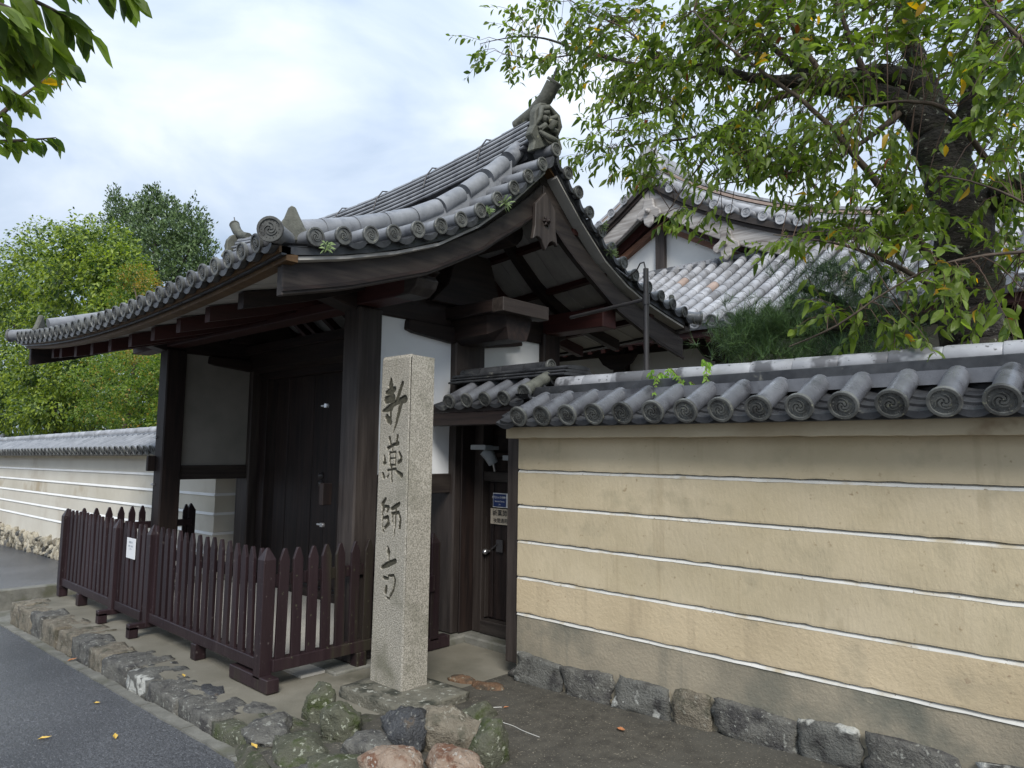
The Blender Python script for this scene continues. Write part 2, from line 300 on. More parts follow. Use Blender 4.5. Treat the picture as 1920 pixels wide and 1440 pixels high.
def tile_with_disc(parent, rm, dm, M, name='round_tile'):
    o = put(rm, name, parent, M); put(dm, 'end_disc', o, M @ Matrix.Translation((0, -.018, 0))); return o
def merged(name, items, mats, parent, kind='stuff'):      # many copies of small meshes as one part
    vs_, fs_, ms_, ss_ = [], [], [], []; off = 0
    for me, M in items:
        n = len(me.vertices); a = np.empty(n * 3, 'f'); me.vertices.foreach_get('co', a); a = a.reshape(-1, 3)
        R = np.array(M.to_3x3()); t = np.array(M.translation); vs_.append(a @ R.T + t)
        for p in me.polygons: fs_.append([i + off for i in p.vertices]); ms_.append(p.material_index); ss_.append(p.use_smooth)
        off += n
    b = MB(); b.v = [tuple(p) for p in np.concatenate(vs_)]; b.f = fs_; b.m = ms_; b.s = ss_
    me = b.mesh(name, mats); return put(me, name, parent, Matrix.Identity(4), kind=kind)

def rock_mesh(name, sx, sy, sz, m, seed, rough=.18, square=2.6, sub=3, cuts=7):
    import bmesh
    bm = bmesh.new(); bmesh.ops.create_icosphere(bm, subdivisions=sub, radius=1)
    rs = random.Random(seed); planes = [(Vector((rs.uniform(-1, 1), rs.uniform(-1, 1), rs.uniform(-.5, 1))).normalized(), rs.uniform(.74, .92)) for _ in range(cuts)]
    for v in bm.verts:
        p = v.co.copy(); k = (abs(p.x) ** square + abs(p.y) ** square + abs(p.z) ** square) ** (-1 / square); p *= k
        for n_, d in planes:
            e_ = p.dot(n_) - d
            if e_ > 0: p -= n_ * e_ * .97
        q = p * 1.7 + Vector((seed * 3.1, seed, 0)); p *= 1 - rough * .55 * max(0, .35 - abs(noise.noise(q * 1.9 + Vector((9, 0, 0))))) * 2; p *= 1 + rough * .8 * noise.noise(q) + rough * .45 * noise.noise(q * 3.1) + rough * .2 * noise.noise(q * 7)
        v.co = Vector((p.x * sx, p.y * sy, p.z * sz))
    me = bpy.data.meshes.new(name); bm.to_mesh(me); bm.free(); me.materials.append(m)
    me.polygons.foreach_set('use_smooth', [sub >= 3] * len(me.polygons)); return me

def block_mesh(name, sx, sy, sz, m, seed, rough=.08, n=9, rnd=.22):
    b = MB(); idx = {}; vs_ = []; fs = []
    def vert(i, j, k):
        if (i, j, k) not in idx: idx[(i, j, k)] = len(vs_); vs_.append(Vector((2 * i / n - 1, 2 * j / n - 1, 2 * k / n - 1)))
        return idx[(i, j, k)]
    for a in range(n):
        for c in range(n):
            for e_ in (0, n):
                fs.append((vert(e_, a, c), vert(e_, a + 1, c), vert(e_, a + 1, c + 1), vert(e_, a, c + 1))); fs.append((vert(a, e_, c), vert(a + 1, e_, c), vert(a + 1, e_, c + 1), vert(a, e_, c + 1))); fs.append((vert(a, c, e_), vert(a + 1, c, e_), vert(a + 1, c + 1, e_), vert(a, c + 1, e_)))
    o_ = []
    for p in vs_:
        q = p.lerp(p.normalized() * 1.12, rnd); h = Vector((seed * 2.7, seed * 1.3, 0))
        q *= 1 + rough * noise.noise(q * 1.3 + h) + rough * .6 * noise.noise(q * 3 + h) + rough * .35 * noise.noise(q * 6.5 + h); q.x *= 1 - .10 * noise.noise(h) * (q.z + 1); o_.append((q.x * sx, q.y * sy, q.z * sz))
    b.add(o_, fs, 0, True); me = b.mesh(name, m)
    import bmesh
    q = bmesh.new(); q.from_mesh(me); bmesh.ops.recalc_face_normals(q, faces=q.faces); q.to_mesh(me); q.free(); return me

# ------------------------------------------------------------ ground
def roadz(x): return .03 * x + .04
def sheet(name, xs, y0, y1, zf, m, kind='structure', y2=None):
    b = MB(); v = []; 
    for x in xs: v += [(x, y0, zf(x)), (x, y1, zf(x))]
    b.add(v, [(2 * i, 2 * i + 2, 2 * i + 3, 2 * i + 1) for i in range(len(xs) - 1)]); return b.build(name, m, kind=kind)
sheet('ground', [-400, 400], -400, 600, lambda x: -.9 if x > 0 else -.9, SOIL)
sheet('road', [-40, -20, -8, -3, 3, 12], -12, 1.80, roadz, ASPH)
sheet('side_lane', [-40, -20, -9.95], 1.95, 3.9, lambda x: roadz(x) - .02, ASPH)
sheet('drain_floor', [-9.95, -6, -3.2], 1.80, 3.2, lambda x: roadz(x) - .10, KERB)
b = MB(); pv = []
for x in (-3.42, -2, 0, 3): pv += [(x, 1.5 if x > -3.4 else 1.86, .033 * (x + 3.4) + .002), (x, 3.72, .033 * (x + 3.4) + .002)]
b.add(pv, [(2 * i, 2 * i + 2, 2 * i + 3, 2 * i + 1) for i in range(3)]); b.build('forecourt_paving', AGG, kind='structure')
plat = box('gate_platform', CONC, None, -8.36, -3.40, 2.0, 6.2, -.5, -.004, bevel=0, kind='structure')
box('inner_paving', CONL, None, -8.1, -4.32, 2.62, 5.6, -.3, .012, bevel=0, kind='structure')
box('temple_yard', SOIL, None, -60, 30, 6.3, 60, -.8, .02, bevel=0, kind='structure')
# kerb strip of concrete lengths beside the road, and the cross kerb of the drain
kb = put(None, 'kerb', None, Matrix.Translation((-6, 1.84, -.2)), kind='structure')
x = -12.0; i = 0
while x < -3.3:
    Lg = .60; z = roadz(x + Lg / 2); b = MB(); w_ = .075 + .02 * nzv(i * 1.7)
    n = 6; top = []
    for k in range(n + 1):
        xx = x + .006 + (Lg - .012) * k / n; top += [(xx, 1.795 + .012 * nzv(xx * 5, 1), roadz(xx) + .012 + .004 * nzv(xx * 9, 4)), (xx, 1.795 + w_ + .018 * nzv(xx * 7, 9), roadz(xx) + .010 + .006 * nzv(xx * 8, 7))]
    bot = [(p[0], p[1], p[2] - .16) for p in top]; m_ = len(top); f = []
    for k in range(n):
        a = 2 * k; f += [(a, a + 2, a + 3, a + 1), (a, m_ + a, m_ + a + 2, a + 2), (a + 1, a + 3, m_ + a + 3, m_ + a + 1)]
    f += [(0, 1, m_ + 1, m_), (m_ - 2, 2 * m_ - 2, 2 * m_ - 1, m_ - 1)]
    b.add(top + bot, f).build('kerb_block', KERB, kb); x += Lg; i += 1
box('cross_kerb', KERB, None, -9.98, -9.84, 1.92, 3.6, -.5, -.13, bevel=.008, kind='structure')
# rough edging stones of the platform
rs = random.Random(3); x = -8.42; i = 0
mt = [ST_T, ST_T, ST_G, ST_T, ST_T, ST_G, ST_T, ST_G, ST_L, ST_G, ST_G, ST_M, ST_G]
while x < -3.72:
    Lg = rs.uniform(.26, .52); dp = rs.uniform(.11, .17); me = block_mesh('edge_stone', Lg / 2 * .99, dp, .15, mt[i % len(mt)], 40 + i, rough=.11, rnd=.14)
    put(me, 'edge_stone', plat, Matrix.Translation((x + Lg / 2, 1.885 + dp * .95, -.150 + rs.uniform(-.006, .008))) @ Matrix.Rotation(rs.uniform(-.05, .05), 4, 'Z')); x += Lg * .97; i += 1
for (px_, wd, m_, yy) in ((-4.0, .16, ST_G, 2.16), (-4.52, .17, ST_D, 2.12), (-3.72, .2, ST_M, 2.15)):
    put(rock_mesh('set_stone', wd, .10, .03, m_, int(wd * 1000), rough=.2, square=3), 'set_stone', plat, Matrix.Translation((px_, yy, -.022)))

# ------------------------------------------------------------ ochre wall on the right
WZ0 = 1.6
def jslab(name, m, parent, x0, x1, yf, yb, z0, z1, n, amp=.0035, seed=0, zoff=lambda x: 0):
    b = MB(); v = []
    for i in range(n + 1):
        x = x0 + (x1 - x0) * i / n; zo = zoff(x); j = amp * (nzv(x * 9, seed) + .7 * nzv(x * 31, seed + 5)); jy = .004 * nzv(x * 2.2, seed + 9)
        v += [(x, yf + jy, z0 + zo + j * 1.6), (x, yf - .001 + jy, z0 + zo + .010 + j), (x, yf + jy, z1 + zo + j * .4), (x, yb, z1 + zo), (x, yb, z0 + zo)]
    f = [(5 * i + k, 5 * i + 5 + k, 5 * i + 5 + (k + 1) % 5, 5 * i + (k + 1) % 5) for i in range(n) for k in range(5)] + [(4, 3, 2, 1, 0), tuple(5 * n + k for k in range(5))]
    return b.add(v, f).build(name, m, parent)
rw = thing('earthen_wall', 'ochre plastered wall with five white lines and tiled cap, filling the right side', 'wall', (-.6, 3.85, 0))
lines = [1.388, 1.153, .920, .682, .447]; XE = 2.6; XS = -3.285
tops = [WZ0] + [l - .020 for l in lines]; bots = [l + .001 for l in lines] + [-.08]
pm = [WALLM, WALLM, WALLM, WALLM, WALLO, WALLG]
for i, (t, bo) in enumerate(zip(tops, bots)): jslab('plaster_band', pm[i], rw, XS, XE, 3.594 + .004 * (i == 5), 4.11, bo, t, 160, seed=i * 7, amp=.0045 if i > 1 else .003)
for i, l in enumerate(lines):
    b = MB(); v = []; n = 80
    for k in range(n + 1):
        x = XS + (XE - XS) * k / n; j = .004 * nzv(x * 8, i * 3) + .002 * nzv(x * 33, i)
        v += [(x, 3.622, l + .004), (x, 3.604 + j * .3, l - .007), (x, 3.5925 + j * .4, l - .021 + j), (x, 3.65, l - .021)]
    b.add(v, [(4 * k + q, 4 * k + 4 + q, 4 * k + 4 + (q + 1) % 4, 4 * k + (q + 1) % 4) for k in range(n) for q in range(4)] + [(3, 2, 1, 0), (4 * n, 4 * n + 1, 4 * n + 2, 4 * n + 3)])
    b.build('white_line', LINE, rw)
jslab('eave_trim', TRIM, rw, XS - .03, XE, 3.50, 4.20, WZ0 - .002, WZ0 + .075, 120, seed=77, amp=.003)
box('roof_bed', TILED, rw, XS - .02, XE, 3.44, 4.26, WZ0 + .068, WZ0 + .10, bevel=0)
# footing stones
xb = [-3.27, -2.87, -2.50, -2.10, -1.86, -1.42, -1.12, -.70, -.30, .15, .6, 1.0, 1.5, 2.0, 2.5]
fm = [ST_L, ST_G, ST_L, ST_T, ST_G, ST_L, ST_G, ST_L, ST_G, ST_T, ST_L, ST_G, ST_L, ST_G]
for i, (a, c) in enumerate(zip(xb, xb[1:])):
    g = .033 * ((a + c) / 2 + 3.4); h = [.10, .095, .098, .105, .092, .10][i % 6]
    put(block_mesh('footing_stone', (c - a) / 2 * .985, .085, h * 1.0, fm[i], 90 + i, rough=.16, rnd=.26), 'footing_stone', rw, Matrix.Translation(((a + c) / 2, 3.645, g + .075)) @ Matrix.Rotation([.05, -.08, .03, -.05][i % 4], 4, 'Y'))
# cap tiles
RM = roll_mesh('wall_roll', .052, .31, TILE, 18); DM = disc_mesh('wall_disc', .067, DISC, 2); PMs = pan_mesh('wall_pan', .165, .14, TILED, sag=.020, lip=.032)
sl = Vector((0, .27, .125)).normalized()
k = 0; x = -3.07
while x < XE:
    M = fr((x, 3.345, 1.728), sl); tile_with_disc(rw, RM, DM, M @ Matrix.Rotation(random.uniform(-.4, .4), 4, 'Y') @ Matrix.Translation((0, .018, 0)))
    for q in range(3):
        o_ = sl * (.075 * q + .022) + Vector((0, 0, -.022 + .002 * q)); put(PMs, 'pan_tile', rw, fr(Vector((x + .1, 3.345, 1.728)) + o_ + Vector((random.uniform(-.004, .004), 0, 0)), sl - Vector((0, 0, .14))))
    x += .1985; k += 1
put(PMs, 'pan_tile', rw, fr((-3.17, 3.37, 1.715), sl)); put(PMs, 'pan_tile', rw, fr((-3.20, 3.42, 1.745), sl))
put(PMs, 'pan_tile', rw, fr((-3.205, 3.37, 1.700), sl))
box('ridge_bed', TILED, rw, XS + .05, XE, 3.67, 4.03, 1.69, 1.95, bevel=.004)
N1 = noshi_mesh('ridge_course', .30, .43, .020, TILE); N2 = noshi_mesh('ridge_course', .31, .33, .034, TILE)
NB = MB(); NB.tube([(0, 0, 0), (.008, 0, 0), (.225, 0, 0), (.235, 0, 0)], [.058, .060, .056, .051], 16); NCAP = NB.mesh('ridge_cap', TILEW)
x = XS + .0
while x < XE:
    zz = 1.866 + .006 * nzv(x * 2); put(N1, 'ridge_tile', rw, Matrix.Translation((x, 3.85, zz)) @ Matrix.Rotation(random.uniform(-.012, .012), 4, 'Y')); x += .30
x = XS + .1
while x < XE:
    put(N2, 'ridge_tile', rw, Matrix.Translation((x, 3.85, 1.902 + .006 * nzv(x * 2))) @ Matrix.Rotation(random.uniform(-.012, .012), 4, 'Y')); x += .31
x = XS + .15
while x < XE:
    put(NCAP, 'ridge_cap_tile', rw, Matrix.Translation((x, 3.85, 1.972 + .005 * nzv(x * 2))) @ Matrix.Rotation(random.uniform(-.01, .01), 4, 'Y')); x += .236
x = XS + .1
PL = MB(); PL.box(-.078, .078, 0, .03, -.035, .03); PLm = PL.mesh('plug', TILE)
x = -2.97
while x < XE: put(PLm, 'gap_plug_tile', rw, Matrix.Translation((x, 3.605, 1.862))); x += .1985

# ------------------------------------------------------------ wicket door and its little roof
wk = thing('wicket_door', 'dark wooden side door under a small tiled roof between gate and ochre wall', 'door', (-3.85, 4.2, 0))
box('frame_post', WG_Z, wk, -3.425, -3.305, 3.635, 3.735, .09, 1.68)
box('frame_post', WG_Z, wk, -4.27, -4.17, 4.13, 4.25, .06, 1.75)
dl = box('door_leaf', WZ, wk, -4.165, -3.10, 4.20, 4.235, .17, 1.26)
for xx, ww in ((-4.13, .035), (-3.86, .03), (-3.62, .03), (-3.35, .03)): box('batten', WZ, dl, xx, xx + ww, 4.186, 4.199, .18, 1.25, bevel=.003)
box('edge_strip', WG_Z, dl, -4.163, -4.150, 4.16, 4.199, .18, .98, bevel=.002)
box('lintel_rail', WG_X, wk, -4.168, -3.10, 4.14, 4.25, 1.27, 1.345)
box('upper_panel', WX, wk, -4.30, -3.0, 4.262, 4.29, 1.34, 2.05)
box('upper_rail', WX, wk, -4.168, -3.10, 4.20, 4.255, 1.46, 1.50)
box('sill', WG_X, wk, -4.168, -3.10, 4.12, 4.26, .06, .165)
box('side_panel', WZ, wk, -4.29, -4.272, 3.99, 4.25, .06, 1.75)
box('step_stone', KERB, wk, -4.36, -3.42, 4.0, 4.34, -.05, .055, bevel=.012)
box('lintel', WX, wk, -4.25, -3.30, 3.64, 3.74, 1.70, 1.80)
box('side_board', WG_X, wk, -3.425, -3.30, 3.76, 4.26, .2, 1.68)
kn = MB(); kn.tube([(-4.135, 4.19, .70), (-4.135, 4.15, .70)], .010, 8); kn.tube([(-4.135, 4.165, .70), (-4.135, 4.145, .70), (-4.135, 4.13, .70), (-4.135, 4.118, .70)], [.012, .024, .024, .010], 12); kn.build('door_knob', STEEL, dl)
b = MB(); b.box(-4.05, -3.98, 4.176, 4.186, .705, .80); b.tube([(-4.10, 4.178, .72), (-4.03, 4.178, .77)], .008, 6); b.build('latch_plate', METAL, dl)
RS = roll_mesh('wicket_roll', .045, .34, TILE, 16); DS = disc_mesh('wicket_disc', .055, DISC, 2)
sl2 = Vector((0, .35, .17)).normalized()
for i, x in enumerate((-4.0, -3.81, -3.62, -3.43)):
    tile_with_disc(wk, RS, DS, fr((x, 3.60, 1.885), sl2) @ Matrix.Rotation(i, 4, 'Y'))
for x in (-4.095, -3.905, -3.715, -3.525, -3.335):
    for q in range(3): put(PMs, 'pan_tile', wk, fr(Vector((x, 3.60, 1.865)) + sl2 * .09 * q, sl2 - Vector((0, 0, .12))))
# right verge of the little roof, mossy end tiles stepping down the slope
for i in range(4):
    p = Vector((-3.20, 3.66, 1.90)) + sl2 * .09 * i; put(PMs, 'pan_tile', wk, fr(p, (-1, 0, .05)) @ Matrix.Scale(.85, 4))
put(roll_mesh('verge_roll', .045, .36, ONI, 12), 'verge_tile', wk, fr((-3.25, 3.62, 1.925), sl2))
put(DS, 'end_disc', wk, fr((-3.25, 3.60, 1.915), sl2))
for q, (hw, h) in enumerate(((.17, .022), (.15, .022), (.13, .03))):
    x = -4.27
    while x < -3.34: put(noshi_mesh('wicket_course', .30, hw * 2, h, TILED), 'ridge_tile', wk, Matrix.Translation((x, 3.99, 2.045 + [0, .024, .048][q]))); x += .30
for i in range(4):
    b = MB(); b.tube([(0, 0, 0), (.225, 0, 0)], .042, 14); put(b.mesh('wicket_cap', TILED), 'ridge_cap_tile', wk, Matrix.Translation((-4.27 + .235 * i, 3.99, 2.135)))
put(DS, 'end_disc', wk, fr((-3.325, 3.99, 2.135), (-1, 0, 0)))
b = MB(); b.add([(-4.28, 3.64, 1.86), (-3.25, 3.64, 1.86), (-3.25, 4.3, 2.07), (-4.28, 4.3, 2.07), (-4.28, 3.64, 1.80), (-3.25, 3.64, 1.80), (-3.25, 4.3, 1.98), (-4.28, 4.3, 1.98)], [(0, 1, 2, 3), (7, 6, 5, 4), (0, 4, 5, 1), (1, 5, 6, 2), (3, 2, 6, 7), (0, 3, 7, 4)]); b.build('roof_board', WX, wk)

# text as flat lettering
def text_mesh(s, size, m, name='lettering'):
    cu = bpy.data.curves.new(name, 'FONT'); cu.body = s; cu.size = size; cu.align_x = 'CENTER'; cu.align_y = 'CENTER'; cu.offset = size * .012
    o = bpy.data.objects.new('tmp', cu); COL.objects.link(o); bpy.context.view_layer.update()
    me = bpy.data.meshes.new_from_object(o.evaluated_get(bpy.context.evaluated_depsgraph_get())); bpy.data.objects.remove(o); me.materials.clear(); me.materials.append(m); me.name = name; return me
def sign(name, label, p, wd, h, m, texts, n=(0, -1, 0), border=None, cat='sign'):
    n = Vector(n).normalized(); right = Vector((0, 0, 1)).cross(n).normalized() 
    M = Matrix(((right.x, 0, n.x, p[0]), (right.y, 0, n.y, p[1]), (right.z, 1, n.z, p[2]), (0, 0, 0, 1)))
    t = put(None, name, None, M, label=label, cat=cat)
    b = MB(); b.box(-wd / 2, wd / 2, -h / 2, h / 2, -.008, 0); put(b.mesh('board', m), 'board', t, M, bevel=.002)
    if border: bb = MB(); bb.box(-wd / 2 + .004, wd / 2 - .004, -h / 2 + .004, h / 2 - .004, .0002, .0012); put(bb.mesh('face', border), 'face', t, M)
    for s_, x_, y_, sz, mm in texts: put(text_mesh(s_, sz, mm), 'lettering', t, M @ Matrix.Translation((x_, y_, .0020)))
    return t
sign('security_sign', 'small blue and white security camera sign on the dark side door', (-4.0, 4.182, 1.115), .20, .115, WHITE, [('防犯カメラ作動中', -.022, .022, .021, WHITE), ('Security Camera', -.022, -.008, .016, WHITE), ('24h', -.022, -.034, .014, WHITE)])
b = MB(); b.box(-4.094, -3.950, 4.1806, 4.1812, 1.064, 1.166); b.build('face', BLUE, bpy.data.objects['security_sign'])
sign('name_board', 'pale wooden board with black writing below the blue sign', (-3.99, 4.182, .985), .27, .125, SIGNW, [('新薬師寺', 0, .026, .055, INK), ('夜間通用門', 0, -.034, .040, INK)])
# two surveillance cameras above the rail
def seccam(x, y, z, label, s=1):
    t = thing('security_camera', label, 'camera', (x, y, z), group='cameras above the side door')
    b = MB(); b.prism([(x - .085 * s, y - .10, z + .02), (x - .085 * s, y + .06, z + .02), (x - .085 * s, y + .06, z + .05), (x - .085 * s, y - .10, z + .06)], (.17 * s, 0, 0)); b.build('sun_shield', CAMW, t, bevel=.004)
    b = MB(); b.tube([(x, y - .03, z + .018), (x + .03 * s, y, z - .02), (x + .05 * s, y + .03, z - .09)], [.045 * s, .05 * s, .04 * s], 12); b.build('housing', CAMW, t)
    b = MB(); b.tube([(x + .05 * s, y + .03, z - .09), (x + .05 * s, y + .05, z - .15)], .012, 8); b.build('stem', STEEL, t)
seccam(-4.06, 4.06, 1.50, 'grey security camera mounted highest above the side door rail'); seccam(-3.72, 4.06, 1.42, 'small grey security camera beside the wall end, lower one', .8)

# ------------------------------------------------------------ the temple gate
gt = thing('temple_gate', 'dark timber temple gate with a sweeping grey tiled gable roof', 'gate', (-6.17, 4.1, 0))
PF = [(1.7, 2.62), (1.82, 2.65), (2.08, 2.69), (2.26, 2.74), (2.45, 2.79), (2.62, 2.84), (2.81, 2.91), (3.0, 2.98), (3.18, 3.07), (3.36, 3.18), (3.53, 3.31), (3.71, 3.45), (3.86, 3.58), (4.04, 3.74), (4.19, 3.90),
      (4.34, 3.75), (4.48, 3.63), (4.63, 3.50), (4.8, 3.38), (4.94, 3.27), (5.12, 3.18), (5.31, 3.10), (5.53, 3.03), (5.75, 2.985), (5.96, 2.94), (6.18, 2.90), (6.41, 2.86), (6.6, 2.85)]
def P(y): return lerp(PF, y)
XR, XL = -3.45, -8.89; XM = (XR + XL) / 2
def sag(x): u = (x - XM) / ((XR - XL) / 2); return -.135 * (1 - min(1, u * u))
def RZ(x, y): return P(y) + sag(x)
# deck, soffit boards
ys = [1.90, 2.2, 2.5, 2.8, 3.1, 3.4, 3.65, 3.85, 4.02, 4.19, 4.34, 4.55, 4.8, 5.05, 5.3, 5.6, 5.9, 6.32]
xs = list(np.linspace(XL + .06, XR - .05, 15))
def shell(name, m, off0, off1, ysub, parent=gt, xs=xs, **kw):
    b = MB(); n, k = len(xs), len(ysub); v = [(x, y, RZ(x, y) - off0) for x in xs for y in ysub] + [(x, y, RZ(x, y) - off1) for x in xs for y in ysub]
    A = n * k; f = []
    for i in range(n - 1):
        for j in range(k - 1):
            a = i * k + j; f += [(a, a + k, a + k + 1, a + 1), (A + a, A + a + 1, A + a + k + 1, A + a + k)]
    for i in range(n - 1):
        for a in (i * k, i * k + k - 1): f.append((a, a + k, A + a + k, A + a))
    for j in range(k - 1):
        for a in (j, (n - 1) * k + j): f.append((a, a + 1, A + a + 1, A + a))
    return b.add(v, f).build(name, m, parent, **kw)
shell('roof_deck', TILED, .05, .10, ys)
def board_strip(y0, y1, x0, x1, off0, off1, m, name):      # soffit planks run down the slope
    b = MB(); n = 7; v = []
    for i in range(n):
        y = y0 + (y1 - y0) * i / (n - 1)
        for x, o_ in ((x0, off0), (x1, off0), (x1, off1), (x0, off1)): v.append((x, y, RZ(x, y) - o_))
    f = [(3, 2, 1, 0), tuple(4 * (n - 1) + k for k in range(4))] + [(4 * i + k, 4 * i + (k + 1) % 4, 4 * i + 4 + (k + 1) % 4, 4 * i + 4 + k) for i in range(n - 1) for k in range(4)]
    return b.add(v, f).build(name, m, gt)
x = XR - .06; i = 0
while x > XL + .1:
    wd = [.19, .22, .17, .24][i % 4]; x1 = max(x - wd, XL + .06)
    board_strip(1.96, 4.12, x1 + .002, x - .002, .105, .125 + .003 * (i % 2), SOFF, 'soffit_board'); board_strip(4.26, 6.26, x1 + .002, x - .002, .105, .125 + .003 * (i % 2), SOFF, 'soffit_board'); x = x1; i += 1
# eave fascias
for y0, y1, o0, o1, m_ in ((1.885, 1.955, .045, .085, BRX), (1.93, 2.0, .088, .128, BRX), (6.26, 6.36, .045, .15, WG_X)):
    b = MB(); v = []
    for x in xs:
        for y, o_ in ((y0, o0), (y1, o0), (y1, o1), (y0, o1)): v.append((x, y, RZ(x, y0) - o_))
    n = len(xs); b.add(v, [(3, 2, 1, 0), tuple(4 * (n - 1) + k for k in range(4))] + [(4 * i + k, 4 * i + (k + 1) % 4, 4 * i + 4 + (k + 1) % 4, 4 * i + 4 + k) for i in range(n - 1) for k in range(4)]).build('eave_board', m_, gt)
# rafters
rx = [-4.28 - .475 * i for i in range(9)] + [-8.35]
for x in rx + [-8.76]:
    for ya, yb in ((2.06, 4.1), (4.28, 6.2)):
        yy = np.linspace(ya, yb, 10); MB().ribbon([(x, y, RZ(x, y) - .128) for y in yy], .075, .105).build('rafter', REDY if x < -4.5 else WY, gt)
for y in (2.45, 4.61, 5.03, 5.42, 5.80):
    b = MB(); b.ribbon([(x, y, RZ(x, y) - .126) for x in np.linspace(XL + .12, XR - .14, 12)], .07, .05, axis=(0, 1, 0)); b.build('batten', REDX, gt)
# bargeboards
bf = [(1.95, 2.53), (2.38, 2.64), (3.0, 2.85), (3.5, 3.11), (3.85, 3.37), (4.08, 3.56), (4.155, 3.64)]; br = [(4.165, 3.64), (4.4, 3.44), (4.63, 3.27), (5.17, 2.98), (5.79, 2.78), (6.34, 2.66)]
for xb_, lab in ((-3.60, None), (-8.74, None)):
    for tab in (bf, br):
        yy = np.linspace(tab[0][0], tab[-1][0], 18); hs_ = [.18 + .05 * max(0, 1 - abs(y - 4.16) / .5) for y in yy]
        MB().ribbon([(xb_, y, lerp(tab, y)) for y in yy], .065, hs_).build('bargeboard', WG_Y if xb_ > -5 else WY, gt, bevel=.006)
        MB().ribbon([(xb_ + (.035 if xb_ > -5 else -.035), y, lerp(tab, y) - hs_[0] + .045 - (.05 * max(0, 1 - abs(y - 4.16) / .5))) for y in yy], .018, .022).build('moulding', WY, gt)
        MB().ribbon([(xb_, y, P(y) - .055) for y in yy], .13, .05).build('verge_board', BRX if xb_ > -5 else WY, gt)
        MB().ribbon([(xb_ - .035, y, P(y) - .105) for y in yy], .05, [max(.03, P(y) - .105 - lerp(tab, y)) + .01 for y in yy]).build('verge_filler', WG_Y, gt)
# gable pendant
gy = 4.14; pl = [(-.12, .30), (-.125, .12), (-.15, .01), (-.115, .035), (-.08, .04), (-.045, .02), (0, -.05), (.045, .02), (.08, .04), (.115, .035), (.15, .01), (.125, .12), (.12, .30), (0, .42)]
pend = MB().prism([(-3.555, gy + a, 3.13 + c) for a, c in pl], (.035, 0, 0)).build('gable_pendant', WG_Z, gt, bevel=.005)
b = MB()
for k in range(6):
    a = k * PI / 3; b.tube([(-3.52, gy, 3.31), (-3.508, gy + .028 * math.cos(a), 3.31 + .028 * math.sin(a)), (-3.52, gy + .042 * math.cos(a), 3.31 + .042 * math.sin(a))], [.008, .014, .004], 6)
b.tube([(-3.522, gy, 3.31), (-3.485, gy, 3.31), (-3.475, gy, 3.31)], [.018, .014, .004], 8); b.build('boss', WX, pend)
# main beams
def end_beam(name, m, x0, x1, y0, y1, z0, z1):
    pr = [(x0, z0 + .02), (x0, z1), (x1, z1), (x1 + .03, z1 - .03), (x1 - .02, z1 - .06), (x1 + .015, z0 + .10), (x1 - .01, z0 + .04), (x1 - .08, z0 + .0), (x1 - .25, z0)]
    return MB().prism([(a, y0, c) for a, c in pr], (0, y1 - y0, 0)).build(name, m, gt, bevel=.006)
end_beam('eave_beam', REDX, -8.80, -3.66, 2.97, 3.15, 2.565, 2.75); end_beam('beam_end', WG_X, -3.79, -3.655, 2.967, 3.153, 2.562, 2.753); MB().box(-8.80, -3.64, 5.07, 5.27, 2.62, 2.80).build('eave_beam', REDX, gt, bevel=.006)
b = MB(); b.tube([(-8.6, 4.10, 3.30), (-3.86, 4.10, 3.30), (-3.83, 4.10, 3.30)], [.13, .13, .115], 20); b.build('ridge_beam', WX, gt)
box('beam_cap', WX, gt, -8.62, -3.80, 3.84, 4.37, 2.585, 2.68, bevel=.004); box('beam_cap_end', WG_Y, gt, -3.798, -3.68, 3.835, 4.375, 2.575, 2.685, bevel=.004)
b = MB(); v = []
for i, x in enumerate(np.linspace(-8.5, -3.76, 30)):
    d_ = .02 * nzv(x * 1.3) - (.05 if i == 29 else 0); v += [(x, 3.90 - d_, 2.582), (x, 4.31 + d_, 2.582), (x, 4.28 + d_, 2.42 - d_), (x, 4.19, 2.375 + .4 * abs(nzv(x * 3)) * .1), (x, 3.98, 2.38), (x, 3.91 - d_, 2.43 - d_)]
b.add(v, [(6 * i + k, 6 * i + 6 + k, 6 * i + 6 + (k + 1) % 6, 6 * i + (k + 1) % 6) for i in range(29) for k in range(6)] + [(0, 1, 2, 3, 4, 5), tuple(29 * 6 + k for k in range(5, -1, -1))]).build('crown_beam', WX, gt)
